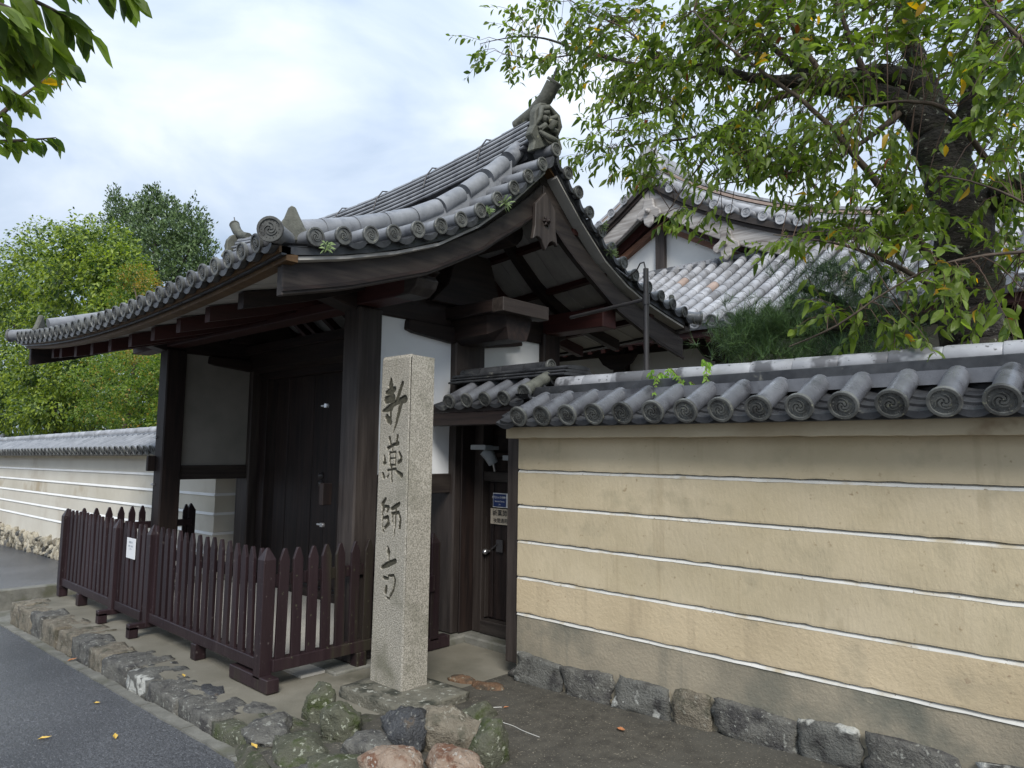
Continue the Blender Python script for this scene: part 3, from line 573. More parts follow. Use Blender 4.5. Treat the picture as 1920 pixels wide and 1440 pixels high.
for xs_ in (-4.44, -7.92):
    w2 = .12
    box('main_post', WG_Z, gt, xs_ - .15, xs_ + .14, 3.93, 4.27, .055, 2.42, bevel=.012)
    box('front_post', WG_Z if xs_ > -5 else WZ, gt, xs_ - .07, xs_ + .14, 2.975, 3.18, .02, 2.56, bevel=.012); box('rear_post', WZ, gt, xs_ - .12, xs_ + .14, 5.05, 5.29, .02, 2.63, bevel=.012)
    # tie beams with cushion-shaped ends
    pr = [(2.72, 2.60), (2.70, 2.72), (2.78, 2.76), (5.40, 2.78), (5.46, 2.70), (5.42, 2.62), (5.2, 2.53), (3.0, 2.53)]
    MB().prism([(xs_ - .09, a, c) for a, c in pr], (.19, 0, 0)).build('tie_beam', WY, gt, bevel=.008)
    pr = [(3.44, 2.53), (3.43, 2.45), (3.50, 2.43), (3.9, 2.395), (4.3, 2.40), (4.66, 2.455), (4.75, 2.47), (4.74, 2.53)]
    MB().prism([(xs_ - .06, a, c) for a, c in pr], (.20, 0, 0)).build('bracket_arm', WY, gt, bevel=.008)
    pr = [(3.62, 2.70), (3.70, 2.78), (3.80, 2.88), (3.84, 3.02), (3.93, 3.17), (4.27, 3.17), (4.33, 3.02), (4.37, 2.90), (4.42, 2.78), (4.46, 2.70)]
    MB().prism([(xs_ - .02, a, c) for a, c in pr], (.20, 0, 0)).build('ridge_strut', WY, gt, bevel=.008)
    # plaster panels in the side walls
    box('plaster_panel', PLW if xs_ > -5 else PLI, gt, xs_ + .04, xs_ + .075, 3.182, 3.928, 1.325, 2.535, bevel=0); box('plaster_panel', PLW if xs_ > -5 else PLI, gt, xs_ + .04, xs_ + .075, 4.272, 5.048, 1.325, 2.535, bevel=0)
    for ya, yb in ((3.182, 3.928), (4.272, 5.048)): box('side_rail', WG_Y, gt, xs_ + .0, xs_ + .10, ya, yb, 1.17, 1.323)
for yy in (3.28, 3.36, 3.44): pass
box('lower_board', WZ, gt, -4.42, -4.385, 4.272, 5.048, .05, 1.168)
# door leaves of vertical planks
for side, (xa, xb2) in enumerate(((-7.50, -6.20), (-6.17, -4.60))):
    dr = put(None, 'door', gt, Matrix.Translation(((xa + xb2) / 2, 4.12, .1)))
    n = 5; wd = (xb2 - xa) / n
    for i in range(n): box('plank', WZ, dr, xa + i * wd + .002, xa + (i + 1) * wd - .003, 4.10 + .004 * (i % 2), 4.15, .11, 2.36, bevel=.006)
    for z in (.35, 1.2, 2.05): box('brace', WX, dr, xa, xb2, 4.152, 4.20, z, z + .12, bevel=.006)
    b = MB(); xx = xb2 - .32 if side == 0 else xa + .32
    for z in (1.16, 1.24): b.tube([(xx, 4.098, z), (xx, 4.075, z), (xx, 4.062, z)], [.035, .028, .006], 12)
    b.build('boss', METAL, dr)
box('door_threshold', WX, gt, -7.76, -4.60, 4.02, 4.25, .014, .10); box('door_lintel', WX, gt, -7.76, -4.60, 4.0, 4.22, 2.30, 2.42)
box('door_jamb', WZ, gt, -7.765, -7.60, 4.03, 4.2, .1, 2.30); box('door_jamb', WZ, gt, -4.745, -4.595, 4.155, 4.25, .1, 2.30)
# iron latches on posts
for (x, y, z) in ((-4.575, 3.0, 1.83), (-4.575, 3.0, .96), (-7.95, 3.07, 1.62), (-7.95, 3.07, 1.12)):
    b = MB(); b.tube([(x + .02, y - .1, z), (x - .07, y - .1, z)], .008, 6); b.box(x - .02, x + .01, y - .112, y - .09, z - .014, z + .014); b.build('latch', STEEL, gt)
for (x, y, z) in ((-4.572, 2.97, 1.17), (-7.93, 2.972, 1.33)): box('hinge_block', WZ, gt, x - .05, x + .0, y - .08, y, z - .07, z + .09)
for xs_ in (-4.44, -7.92):
    for y in (3.04, 5.17): box('base_stone', KERB, gt, xs_ - .22, xs_ + .24, y - .24, y + .24, -.05, .018, bevel=.01)
    box('base_stone', KERB, gt, xs_ - .26, xs_ + .22, 3.83, 4.40, -.05, .053, bevel=.014)
# --- tiles of the gate roof
GR = roll_mesh('eave_roll', .044, .30, TILE, 14); GD = disc_mesh('eave_disc', .055, DISC, 1); VR = roll_mesh('verge_roll', .047, .30, TILEB, 14); GD2 = disc_mesh('verge_disc', .056, DISC, 1)
GP = pan_mesh('eave_pan', .135, .22, TILED, sag=.020, lip=.034)
n = 32
for i in range(1, n):
    x = XR - .03 - i * .168
    if x < XL + .02: break
    z = RZ(x, 1.82); d = Vector((0, 1, .20)).normalized()
    tile_with_disc(gt, GR, GD, fr((x, 1.82, z), d) @ Matrix.Rotation(random.uniform(-.5, .5), 4, 'Y') @ Matrix.Translation((0, .018, 0)))
for i in range(n):
    x = XR - .03 - (i + .5) * .168
    if x < XL + .05: break
    put(GP, 'pan_tile', gt, fr((x, 1.835, RZ(x, 1.82) - .022), Vector((0, 1, .14))))
# long columns up the two slopes (never seen closely from the street side): joined
items = []; CR = roll_mesh('slope_roll', .046, .29, TILE, 10, lip=True)
for i in range(1, n):
    x = XR - .03 - i * .168
    if x < XL + .02: break
    for y0, y1 in ((2.08, 4.02), (6.38, 4.34)):
        y = y0; s_ = 1 if y1 > y0 else -1
        while (y1 - y) * s_ > .05:
            yn = y + s_ * .25; p0 = Vector((x, y, RZ(x, y) - .008)); p1 = Vector((x, yn, RZ(x, yn) - .008)); items.append((CR, fr(p0, p1 - p0))); y = yn
merged('slope_tiles', items, [TILE], gt)
# verge tiles on the gable facing the street corner (and the far gable)
yv = [2.08, 2.26, 2.45, 2.62, 2.81, 3.0, 3.18, 3.36, 3.53, 3.70, 3.86, 4.02, 4.185]
yr = [4.34, 4.48, 4.63, 4.8, 4.95, 5.13, 5.31, 5.53, 5.75, 5.96, 6.18, 6.40]
VP_ = pan_mesh('verge_pan', .15, .20, TILED, sag=.02, lip=.036)
for sx, x0 in ((-1, XR), (1, XL)):
    for y in yv + yr:
        tile_with_disc(gt, VR, GD2, fr((x0, y, P(y)), (sx, 0, .04)) @ Matrix.Rotation(random.uniform(-.5, .5), 4, 'Y') @ Matrix.Translation((0, .018, 0)))
    yy = yv[:-1] + [4.185] + yr
    for a, c in zip(yy, yy[1:]):
        y = (a + c) / 2; tl = math.atan2(P(c) - P(a), c - a)
        M = fr((x0 + sx * .012, y, P(y) - .026), (sx, 0, .05)); R_ = Matrix.Rotation(-tl * sx * -1 if sx < 0 else -tl * sx * -1, 4, 'Y')
        put(VP_, 'pan_tile', gt, M @ R_)
# big rolls running down along the verges
BR = roll_mesh('verge_ridge_roll', .068, .25, TILEB, 18)
for x0 in (XR - .30, XL + .30):
    for tab in ([2.06 + .235 * i for i in range(9)], [6.3 - .235 * i for i in range(9)]):
        for a in tab:
            c = a + (.235 if tab[0] < 4 else -.235); zz = lambda y: P(y) + .088 + .085 * max(0, 1 - abs(y - 4.15) / 2.0)
            pa = Vector((x0, a, zz(a))); pb = Vector((x0, c, zz(c))); put(BR, 'verge_ridge_tile', gt, fr(pa, pb - pa))
        # mortar seating
        yy = np.linspace(tab[0] + (.05 if tab[0] < 4 else -.05), tab[-1], 12); MB().ribbon([(x0, y, P(y) + .07 + .085 * max(0, 1 - abs(y - 4.15) / 2.0)) for y in yy], .09, .18).build('seating_mortar', TILEB, gt)
# corner tiles and flame finials at the four eave corners
CD = disc_mesh('corner_disc', .070, DISC, 2); CRo = roll_mesh('corner_roll', .058, .34, TILEB, 16)
for cx, cy, dx, dy in ((XR, 1.80, -1, 1), (XL, 1.80, 1, 1), (XR, 6.44, -1, -1), (XL, 6.44, 1, -1)):
    M = fr((cx + .01, cy, P(cy) + .015), (dx, dy, .12)); tile_with_disc(gt, CRo, CD, M, 'corner_tile')
    c = Vector((cx + dx * .16, cy + dy * .20, P(cy) + .07)); u = Vector((dx, -dy, 0)).normalized() * -1; u = Vector((1, 1 if dx * dy < 0 else -1, 0)).normalized()
    pl = [(-.10, 0), (-.07, .05), (-.035, .10), (-.01, .17), (.02, .175), (.045, .12), (.08, .05), (.12, .0), (.05, -.04), (-.05, -.04)]
    nrm = Vector((dx, dy, 0)).normalized() * .05
    MB().prism([c + u * a + Vector((0, 0, h)) for a, h in pl], nrm).build('corner_finial', ONI, gt, bevel=.012)
# ridge: stacked courses, cap, wire bands
def rz(x): u = (x - XM) / 2.6; return 3.735 + .17 * min(1.1, u * u)
LN = 6
cms = [noshi_mesh('gate_course', .305, .30 - .022 * q, .034, TILEB if q else TILE) for q in range(LN)]
for q in range(LN):
    x = -8.74 + .08 * (q % 2)
    while x < -3.70:
        Lg = .30; a = math.atan2(rz(x + Lg) - rz(x), Lg); put(cms[q], 'ridge_tile', gt, Matrix.Translation((x, 4.15, rz(x) + .002 + .043 * q)) @ Matrix.Rotation(-a, 4, 'Y')); x += Lg
MB().ribbon([(x, 4.15, rz(x) + .26) for x in np.linspace(-8.7, -3.66, 14)], .17, .32, axis=(0, 1, 0)).build('ridge_core', TILED, gt)
b = MB(); b.tube([(0, 0, 0), (.01, 0, 0), (.29, 0, 0)], [.05, .053, .048], 14); cap = b.mesh('gate_cap', TILEB)
x = -8.72
while x < -3.72: a = math.atan2(rz(x + .3) - rz(x), .3); put(cap, 'ridge_cap_tile', gt, Matrix.Translation((x, 4.15, rz(x) + .002 + .043 * LN + .01)) @ Matrix.Rotation(-a, 4, 'Y')); x += .295
for x in (-4.15, -4.85, -5.6, -6.3, -7.1, -7.9):
    b = MB(); z = rz(x); b.tube([(x, 4.15 - .165, z + .10), (x, 4.15 - .13, z + .22), (x, 4.15 - .06, z + .315), (x, 4.15, z + .33), (x, 4.15 + .06, z + .315), (x, 4.15 + .165, z + .10)], .007, 5); b.build('ridge_band', METAL, gt)
# demon-mask end tiles with upswept horn roll
def oni(xc, sg):
    c = Vector((xc, 4.15, 3.98)); X = lambda a, y, z: (xc + sg * a, 4.15 + y, z)
    o = put(None, 'ridge_end_ornament', gt, Matrix.Translation(c))
    pl = [(-.17, 3.84), (-.15, 3.93), (-.20, 3.97), (-.175, 4.02), (-.15, 4.06), (-.145, 4.18), (-.09, 4.26), (0, 4.29), (.09, 4.26), (.145, 4.18), (.15, 4.06), (.175, 4.02), (.20, 3.97), (.15, 3.93), (.17, 3.84), (.08, 3.88), (0, 3.93), (-.08, 3.88)]
    MB().prism([X(-.03, y, z) for y, z in pl], (sg * .07, 0, 0)).build('plate', ONI, o, bevel=.01)
    b = MB()
    b.tube([X(.03, -.13, 4.06), X(.07, -.12, 4.12), X(.06, -.10, 4.20), X(.05, 0, 4.25), X(.06, .10, 4.20), X(.07, .12, 4.12), X(.03, .13, 4.06)], [.012, .020, .024, .022, .024, .020, .012], 8)      # hair roll
    for s_ in (-1, 1):
        b.tube([X(.05, s_ * .015, 4.155), X(.085, s_ * .05, 4.175), X(.06, s_ * .10, 4.165)], [.018, .022, .012], 8)     # brow
        b.tube([X(.045, s_ * .055, 4.13), X(.075, s_ * .055, 4.13), X(.088, s_ * .055, 4.13)], [.034, .030, .012], 12)          # eye
        b.tube([X(.088, s_ * .055, 4.13), X(.096, s_ * .055, 4.13)], [.013, .011], 8)
        b.tube([X(.05, s_ * .02, 4.075), X(.075, s_ * .07, 4.065), X(.045, s_ * .115, 4.035)], [.018, .024, .012], 8)         # cheek
        b.tube([X(.06, s_ * .085, 4.03), X(.095, s_ * .08, 4.045)], [.012, .003], 6)                                             # tusk
    b.tube([X(.05, 0, 4.145), X(.11, 0, 4.10), X(.07, 0, 4.07)], [.014, .034, .024], 10)                                        # nose
    b.tube([X(.04, -.10, 4.02), X(.075, -.06, 3.985), X(.085, 0, 3.975), X(.075, .06, 3.985), X(.04, .10, 4.02)], [.016, .022, .026, .022, .016], 8)   # lower lip
    b.build('face', ONI, o)
    b = MB(); b.tube([X(-.30, 0, 4.20), X(-.12, 0, 4.25), X(.02, 0, 4.335), X(.10, 0, 4.43)], [.05, .055, .06, .062], 14); b.build('horn_roll', ONI, o)
    put(disc_mesh('horn_disc', .066, ONI, 1), 'end_disc', o, fr(X(.115, 0, 4.45), (-sg * .75, 0, -.8)))
    b = MB(); b.tube([X(.09, 0, 4.46), X(.13, 0, 4.55)], .007, 6); b.build('spike', METAL, o)
oni(-3.56, 1); oni(-8.80, -1)

# iron pipe stand with bent wire in front of the rear eave
pp = thing('iron_pipe_stand', 'thin dark iron pipe with side arm standing beside the gate roof behind the wall', 'pole', (-2.9, 4.6, 0))
MB().tube([(-2.9, 4.6, 0), (-2.9, 4.6, 2.92)], .021, 10).build('pipe', METAL, pp)
MB().tube([(-3.75, 4.75, 2.665), (-2.9, 4.6, 2.68)], .016, 8).build('arm', METAL, pp)
MB().tube([(-2.9, 4.6, 2.64), (-2.9, 4.6, 2.72)], .028, 10).build('collar', METAL, pp)
MB().tube([(-2.9, 4.6, 2.90), (-2.93, 4.62, 2.98), (-2.99, 4.66, 2.99), (-3.05, 4.7, 2.95), (-3.2, 4.8, 2.94), (-3.35, 4.85, 3.05)], .006, 6).build('wire', METAL, pp)

# ------------------------------------------------------------ stone pillar with carved characters
sp = thing('stone_pillar', 'tall granite name pillar with four carved characters, standing among rocks', 'pillar', (-3.6, 2.9, .1))
YF = 2.80
TL, TM = at(717, 670, YF), at(770, 664, YF); BLo, BM_ = at(692, 1290, YF), at(753, 1300, YF)
TRr = atx(815, 669, TM.x); BRr = atx(800, 1290, BM_.x)
z0, z1 = .06, TL.z
def zoomp(u, v): return 680 + u / 2.878, 650 + v / 2.878
strokes = [[(152, 176, 10), (150, 208, 22)], [(126, 250, 10), (150, 240, 26), (172, 228, 14)], [(128, 288, 22), (160, 276, 24)], [(108, 350, 8), (150, 318, 14), (190, 296, 16), (226, 283, 22)],
    [(214, 196, 12), (196, 250, 15), (178, 300, 10), (150, 340, 8)], [(208, 296, 16), (190, 370, 14), (176, 425, 10), (160, 472, 4)], [(118, 346, 10), (150, 332, 20)], [(130, 374, 12), (148, 408, 16)], [(150, 345, 10), (148, 400, 12)], [(122, 380, 8), (136, 405, 12)],
    [(134, 548, 10), (165, 530, 9), (190, 522, 12)], [(144, 494, 12), (152, 532, 9)], [(187, 482, 10), (180, 526, 12)], [(145, 572, 8), (146, 640, 8)], [(176, 570, 8), (174, 640, 8)], [(145, 572, 7), (176, 569, 7)], [(147, 604, 6), (174, 602, 6)], [(146, 640, 7), (174, 638, 7)], [(160, 545, 8), (160, 570, 6)],
    [(116, 590, 8), (118, 612, 12)], [(112, 630, 10), (124, 626, 8)], [(196, 574, 10), (206, 598, 12)], [(190, 626, 10), (206, 612, 12)], [(108, 688, 12), (114, 706, 10)], [(132, 668, 7), (178, 660, 8)], [(154, 650, 8), (156, 728, 8)], [(140, 690, 6), (132, 704, 8)], [(180, 672, 8), (208, 694, 14)],
    [(124, 820, 8), (106, 850, 14), (112, 876, 12)], [(112, 860, 8), (138, 868, 12), (130, 892, 8)], [(106, 880, 8), (106, 985, 6)], [(110, 925, 8), (134, 922, 12), (138, 955, 12), (118, 978, 10)], [(154, 876, 10), (176, 864, 14), (196, 848, 10)], [(156, 902, 9), (192, 896, 10), (202, 930, 10), (198, 975, 12)], [(160, 900, 8), (160, 955, 6)], [(178, 878, 9), (174, 960, 8), (166, 1038, 4)], [(108, 990, 8), (116, 1002, 6)],
    [(134, 1086, 10), (138, 1108, 16), (140, 1130, 8)], [(140, 1125, 7), (138, 1175, 7)], [(102, 1192, 10), (130, 1178, 16), (174, 1158, 14)], [(112, 1246, 10), (135, 1252, 9)], [(135, 1238, 7), (165, 1236, 9), (174, 1262, 9), (166, 1310, 8), (146, 1350, 8)], [(126, 1300, 12), (122, 1322, 14)], [(122, 1350, 5), (140, 1362, 8)]]
segs = []
for s_ in strokes:
    pts = []
    for u, v_, w_ in s_:
        p = at(*zoomp(u, v_), YF); pts.append((p.x, p.z, w_ * .00104))
    for a, c in zip(pts, pts[1:]): segs.append((*a, *c))
nu, nv = 96, 560
U, V = np.meshgrid(np.linspace(0, 1, nu), np.linspace(0, 1, nv), indexing='ij')
Zg = z0 + (z1 - z0) * V; xl = BLo.x + (TL.x - BLo.x) * V; xr = BM_.x + (TM.x - BM_.x) * V; Xg = xl + (xr - xl) * U
D = np.zeros_like(Xg)
for ax_, az, aw, bx, bz, bw in segs:
    dx, dz = bx - ax_, bz - az; t = np.clip(((Xg - ax_) * dx + (Zg - az) * dz) / (dx * dx + dz * dz + 1e-12), 0, 1)
    dist = np.hypot(Xg - ax_ - dx * t, Zg - az - dz * t); hw = (aw + (bw - aw) * t) * 1.25
    D = np.maximum(D, np.clip((hw - dist) / .0065, 0, 1) * np.minimum(.013, hw * 1.1))
ch = np.clip(U / .03, 0, 1) * np.clip((1 - U) / .03, 0, 1)
topn = np.clip((1 - V) * 90, 0, 1)
Yg = YF + D + (1 - ch) * .006 + (1 - topn) * .012
Xr = rng.normal(0, .0006, Xg.shape); Yg = Yg + Xr
v = np.stack([Xg, Yg, Zg], -1).reshape(-1, 3); Df = D.reshape(-1)
f = []; mi = []
for i in range(nu - 1):
    for j in range(nv - 1): a = i * nv + j; f.append((a, a + nv, a + nv + 1, a + 1)); mi.append(1 if (Df[a] + Df[a + nv + 1]) > .010 else 0)
o_ = len(v); dpt = BRr.y; dpt_t = TRr.y
xtra = [(BLo.x, BRr.y, z0), (BM_.x, BRr.y, z0), (TM.x, TRr.y, z1 - .008), (TL.x, TRr.y, z1 - .008), (BLo.x, YF + .006, z0), (BM_.x, YF + .006, z0), (TM.x, YF + .012, z1 - .004), (TL.x, YF + .012, z1 - .004), ((TL.x + TM.x) / 2, (YF + TRr.y) / 2, z1 + .012)]
v = np.concatenate([v, np.array(xtra)]); A = o_
fx = [(A + 5, A + 1, A + 2, A + 6), (A + 0, A + 4, A + 7, A + 3), (A + 1, A + 0, A + 3, A + 2), (A + 7, A + 6, A + 8), (A + 6, A + 2, A + 8), (A + 2, A + 3, A + 8), (A + 3, A + 7, A + 8)]
b = MB(); b.v = [tuple(q) for q in v]; b.f = f + fx; b.m = mi + [0] * 7; b.s = [False] * len(b.f)
put(b.mesh('shaft', [GRAN, GRANC]), 'shaft', sp)
cxp, cyp = (BLo.x + BM_.x) / 2, (YF + BRr.y) / 2
put(block_mesh('base_slab', .31, .25, .085, STB, 11, rough=.035, n=14, rnd=.05), 'base_slab', sp, Matrix.Translation((-3.53, 2.85, -.025)))
# rocks heaped round the pillar
rk = [('A', 600, 1345, 2.33, .085, .08, .125, .0, ST_M, 'knobbly lichened stone beside the left corner of the pillar base'),
      ('B', 642, 1352, 2.26, .105, .09, .085, .03, ST_M, 'rounded mossy green stone touching the pillar base on its left'),
      ('C', 760, 1385, 2.36, .13, .10, .13, .02, ST_D, 'dark blue slate rock standing upright in front of the pillar base'),
      ('D', 845, 1358, 2.55, .17, .15, .13, .02, ST_T, 'broad tan stone leaning right of the dark rock below the pillar'),
      ('E', 735, 1436, 2.12, .14, .10, .085, .02, ST_P, 'pale pinkish stone at the bottom left of the heap front'),
      ('F', 852, 1425, 2.30, .14, .10, .09, .02, ST_P, 'orange streaked pink stone at the front right of the heap'),
      ('G', 920, 1395, 2.56, .08, .12, .14, .0, ST_M, 'greenish lichened stone at the far right of the heap'),
      ('H', 560, 1405, 2.0, .19, .14, .07, -.03, ST_M, 'low mossy boulder sunk at the road edge left of the heap'),
      ('I', 505, 1375, 2.03, .19, .12, .06, -.03, ST_G, 'flat grey stone with veins at the platform corner'),
      ('J', 655, 1425, 2.03, .18, .13, .07, -.02, ST_M, 'flat dark mossy stone between the boulder and the pink stone'),
      ('K', 600, 1445, 1.88, .17, .10, .05, -.03, ST_G, 'low grey stone at the bottom edge by the road'),
      ('L', 900, 1318, 2.95, .07, .10, .07, -.02, ST_M, 'small olive stone tucked behind the tan stone'),
      ('M', 695, 1378, 2.22, .15, .11, .08, -.02, ST_G, 'grey rough stone wedged under the front of the pillar base')]
for nm, px_, py_, Y_, sx, sy, sz, z, m_, lab in rk:
    p = at(px_, py_, Y_); rot = random.uniform(-.5, .5)
    put(rock_mesh('rock', sx * 1.16, sy * 1.1, sz * 1.12, m_, ord(nm), rough=.17, square=3.0, sub=4), 'rock', None, Matrix.Translation((p.x, Y_, z + sz * .45)) @ Matrix.Rotation(rot, 4, 'Z'), label=lab, cat='rock', group='rocks around the pillar')
for i, (px_, py_, sx, z, lab) in enumerate(((915, 1272, .12, .0, 'reddish brown flat stone set in the ground near the side door'), (868, 1288, .10, .0, 'brown flat stone set in the ground behind the pillar'), (975, 1262, .07, .03, 'small grey stone at the foot of the wall end'))):
    p = at(px_, py_, 3.35 if i < 2 else 3.66); put(rock_mesh('rock', sx, .06, .035, ST_R if i < 2 else ST_G, 60 + i, rough=.2, square=3), 'rock', None, Matrix.Translation((p.x, p.y, z)) @ Matrix.Rotation(.35 if i < 2 else 0, 4, 'Z'), label=lab, cat='rock')
# weather-stained skirt of mortar under the heap
b = MB(); nn = 22; vv = [(-3.3, 2.2, .01)]
for k in range(nn): a = 2 * PI * k / nn; r_ = 1 + .12 * nzv(k * .9); vv.append((-3.32 + .74 * r_ * math.cos(a), 2.20 + .52 * r_ * math.sin(a), -.13))
vv2 = [(x * .72 + -3.32 * .28, y * .72 + 2.20 * .28, -.008 + .03 * nzv(x * 4, y * 4)) for x, y, z in vv[1:]]
b.add(vv + vv2, [(1 + k, 1 + (k + 1) % nn, 1 + nn + (k + 1) % nn, 1 + nn + k) for k in range(nn)] + [(1 + nn + k, 1 + nn + (k + 1) % nn, 0) for k in range(nn)], 0, True); b.build('mortar_bed', MOUND, kind='structure')

# ------------------------------------------------------------ picket fences
def picket_mesh(wd, th, h, m, name='picket'):
    pr = [(-wd / 2, 0), (wd / 2, 0), (wd / 2, h - .075), (wd / 2 * .35, h - .008), (wd / 2 * .2, h), (-wd / 2 * .2, h), (-wd / 2 * .35, h - .008), (-wd / 2, h - .075)]
    b = MB(); b.prism([(a, -th / 2, c) for a, c in pr], (0, th, 0)); return b.mesh(name, m)
def fpost(x, y, z0, h, w_, parent, m=PAINT):
    b = MB(); v = [(x + a * w_ / 2, y + c * w_ / 2, z) for z in (z0, h - .075) for a, c in ((-1, -1), (1, -1), (1, 1), (-1, 1))] + [(x + a * w_ * .09, y + c * w_ * .09, h) for a, c in ((-1, -1), (1, -1), (1, 1), (-1, 1))]
    b.add(v, [(3, 2, 1, 0), (8, 9, 10, 11)] + [(4 * j + k, 4 * j + (k + 1) % 4, 4 * j + 4 + (k + 1) % 4, 4 * j + 4 + k) for j in (0, 1) for k in range(4)]); return b.build('post', m, parent, bevel=.003)
PK = picket_mesh(.066, .022, .715, PAINT); PKM = picket_mesh(.070, .022, .715, PAINTM)
def fence(label, a, c, n, posts, feet, pk=PK, inward=(0, 1, 0), m=PAINT, skip=()):
    a, c = Vector(a), Vector(c); d = (c - a); Lg = d.length; d.normalize(); inn = Vector(inward)
    t = thing('picket_fence', label, 'fence', ((a + c) / 2).to_tuple(), group='maroon picket fence sections round the gate')
    ang = math.atan2(d.y, d.x)
    for i in range(n):
        p = a + d * (Lg * (i + .5) / n); put(pk, 'picket', t, Matrix.Translation(p + Vector((0, 0, .155 + random.uniform(-.004, .004)))) @ Matrix.Rotation(ang + random.uniform(-.03, .03), 4, 'Z') @ Matrix.Rotation(random.uniform(-.014, .014), 4, 'Y') @ Matrix.Rotation(random.uniform(-.01, .01), 4, 'X'), bevel=.002)
    up = Vector((0, 0, 1))
    for z, h in ((.665, .075), (.30, .0)):
        if h: MB().bar(a + inn * .036 + up * z, c + inn * .036 + up * z, .035, h).build('rail', m, t, bevel=.003)
    MB().bar(a + inn * .012 + up * .145, c + inn * .012 + up * .145, .075, .075).build('bottom_rail', m, t, bevel=.004)
    for q in posts: p = a + d * Lg * q; fpost(p.x, p.y, .07, .875, .085, t, m)
    for q, off0, off1 in feet:
        p = a + d * Lg * q; b = MB(); p0 = p + inn * off0; p1 = p + inn * off1
        if abs(off1 - off0) > .15: b.bar(p0 + up * .085, p1 + up * .085, .07, .045); b.bar(p0 + up * .0 - inn * -.035, p0 + inn * .035 + up * .085, .07, .07, up=d); b.bar(p1 - inn * .035, p1 - inn * .035 + up * .085, .07, .07, up=d)
        else: b.bar(p, p + up * .11, .08, .08, up=d)
        b.build('foot', m, t, bevel=.004)
fence('long maroon picket fence section on the right, in front of the gate', (-6.16, 2.33, 0), (-4.30, 2.33, 0), 16, (0, 1), ((0.0, -.16, .30), (.5, 0, 0)))
b = MB(); b.bar((-4.66, 2.33, .045), (-4.16, 2.33, .045), .085, .085); b.build('foot', PAINTM, bpy.data.objects['picket_fence'], bevel=.005)
fence('maroon picket fence section with a small white notice, left of the long one', (-6.86, 2.30, 0), (-6.22, 2.30, 0), 6, (0,), ((.02, -.14, .35),))
fence('maroon picket fence section farthest left, with tightly spaced pickets', (-8.36, 2.30, 0), (-6.90, 2.30, 0), 13, (0,), ((0.0, 0, 0), (.42, 0, 0)))
fence('mossy maroon picket fence side section beside the granite pillar', (-4.25, 2.36, 0), (-4.25, 3.68, 0), 12, (1,), ((.5, 0, 0), (1, 0, 0)), pk=PKM, inward=(-1, 0, 0), m=PAINTM)
fence('dark picket fence side section against the left gate post', (-8.36, 2.40, 0), (-8.36, 3.55, 0), 10, (1,), ((.5, 0, 0), (1, 0, 0)), inward=(1, 0, 0))
b = MB(); b.bar((-4.25, 3.55, .045), (-4.25, 3.84, .045), .085, .085); b.build('foot', PAINTM, bpy.data.objects['picket_fence.003'], bevel=.005)
box('slide_latch', PAINTM, bpy.data.objects['picket_fence.003'], -4.215, -4.19, 3.60, 3.66, .44, .56, bevel=.003)
sign('notice', 'small white notice plate fixed on the left picket fence', (-6.52, 2.282, .655), .19, .17, WHITE, [('お知らせ', 0, .05, .022, INKG), ('駐車はご遠慮', 0, .018, .016, INKG), ('ください', 0, -.006, .016, INKG)], cat='notice')

# ------------------------------------------------------------ cream wall on the left
lw = thing('cream_wall', 'long cream plastered wall with white lines on a rubble base, behind the gate at left', 'wall', (-14, 4.1, -.3))
LX0, LX1 = -34.0, -8.30
lz = lambda x: .012 * (x + 10.2)
T0 = 1.36; ll = [1.165, .955, .73, .50, .275]
tops = [T0] + [l - .024 for l in ll]; bots = [l + .004 for l in ll] + [-.12]
for i, (t, bo) in enumerate(zip(tops, bots)): jslab('plaster_band', [CREAM2, CREAM2, CREAM, CREAM2, CREAM2, CREAM2][i], lw, LX0, LX1, 3.80, 4.42, bo, t, 60, seed=200 + i, zoff=lz)
for l in ll:
    b = MB(); b.prism([(LX1 + .004, 3.786, l + lz(LX1) - .028), (LX1 + .004, 4.42, l + lz(LX1) - .028), (LX1 + .004, 4.42, l + lz(LX1) + .003), (LX1 + .004, 3.80, l + lz(LX1) + .003)], (LX0 - LX1, 0, .012 * (LX0 - LX1))); b.build('white_line', LINEL, lw)
jslab('eave_trim', TRIM, lw, LX0, LX1 + .03, 3.70, 4.50, T0 - .002, T0 + .06, 40, seed=3, zoff=lz)
# rubble base: fitted stones
rsm = [rock_mesh('rubble_stone', .105, .07, .088, m_, 300 + i, rough=.12, square=3.2, sub=2, cuts=3) for i, m_ in enumerate((ST_Y, ST_Y, ST_T, ST_Y, ST_Y, ST_G))]
jslab('rubble_core', ST_G, lw, LX0, LX1, 3.82, 4.4, -1.0, -.10, 10, zoff=lz)
rr_ = random.Random(5); near = []; far = []
for row in range(4):
    x = LX1 + (.1 * (row % 2))
    while x > LX0:
        s_ = rr_.uniform(.75, 1.25); g = roadz(x) - .02; topz = -.10 + lz(x) + .03; hh = (topz - g) / 4
        z = g + hh * (row + .5); M = Matrix.Translation((x, 3.78 + rr_.uniform(-.02, .02), z)) @ Matrix.Rotation(rr_.uniform(0, 6), 4, 'Y') @ Matrix.Diagonal((s_, 1, min(1.25, hh / .155) * s_, 1))
        (near if x > -18.5 else far).append((rr_.choice(rsm), M)); x -= .19 * s_
near.sort(key=lambda q: -q[1].translation.x)
for me, M in near[:300]: put(me, 'rubble_stone', lw, M)
allm = [ST_Y, ST_T, ST_G]
for m_ in (ST_Y, ST_T, ST_G):
    it = [q for q in near[300:] + far if q[0].materials[0] == m_]
    if it and m_ == ST_Y: merged('rubble_stones', it, [ST_Y], lw)
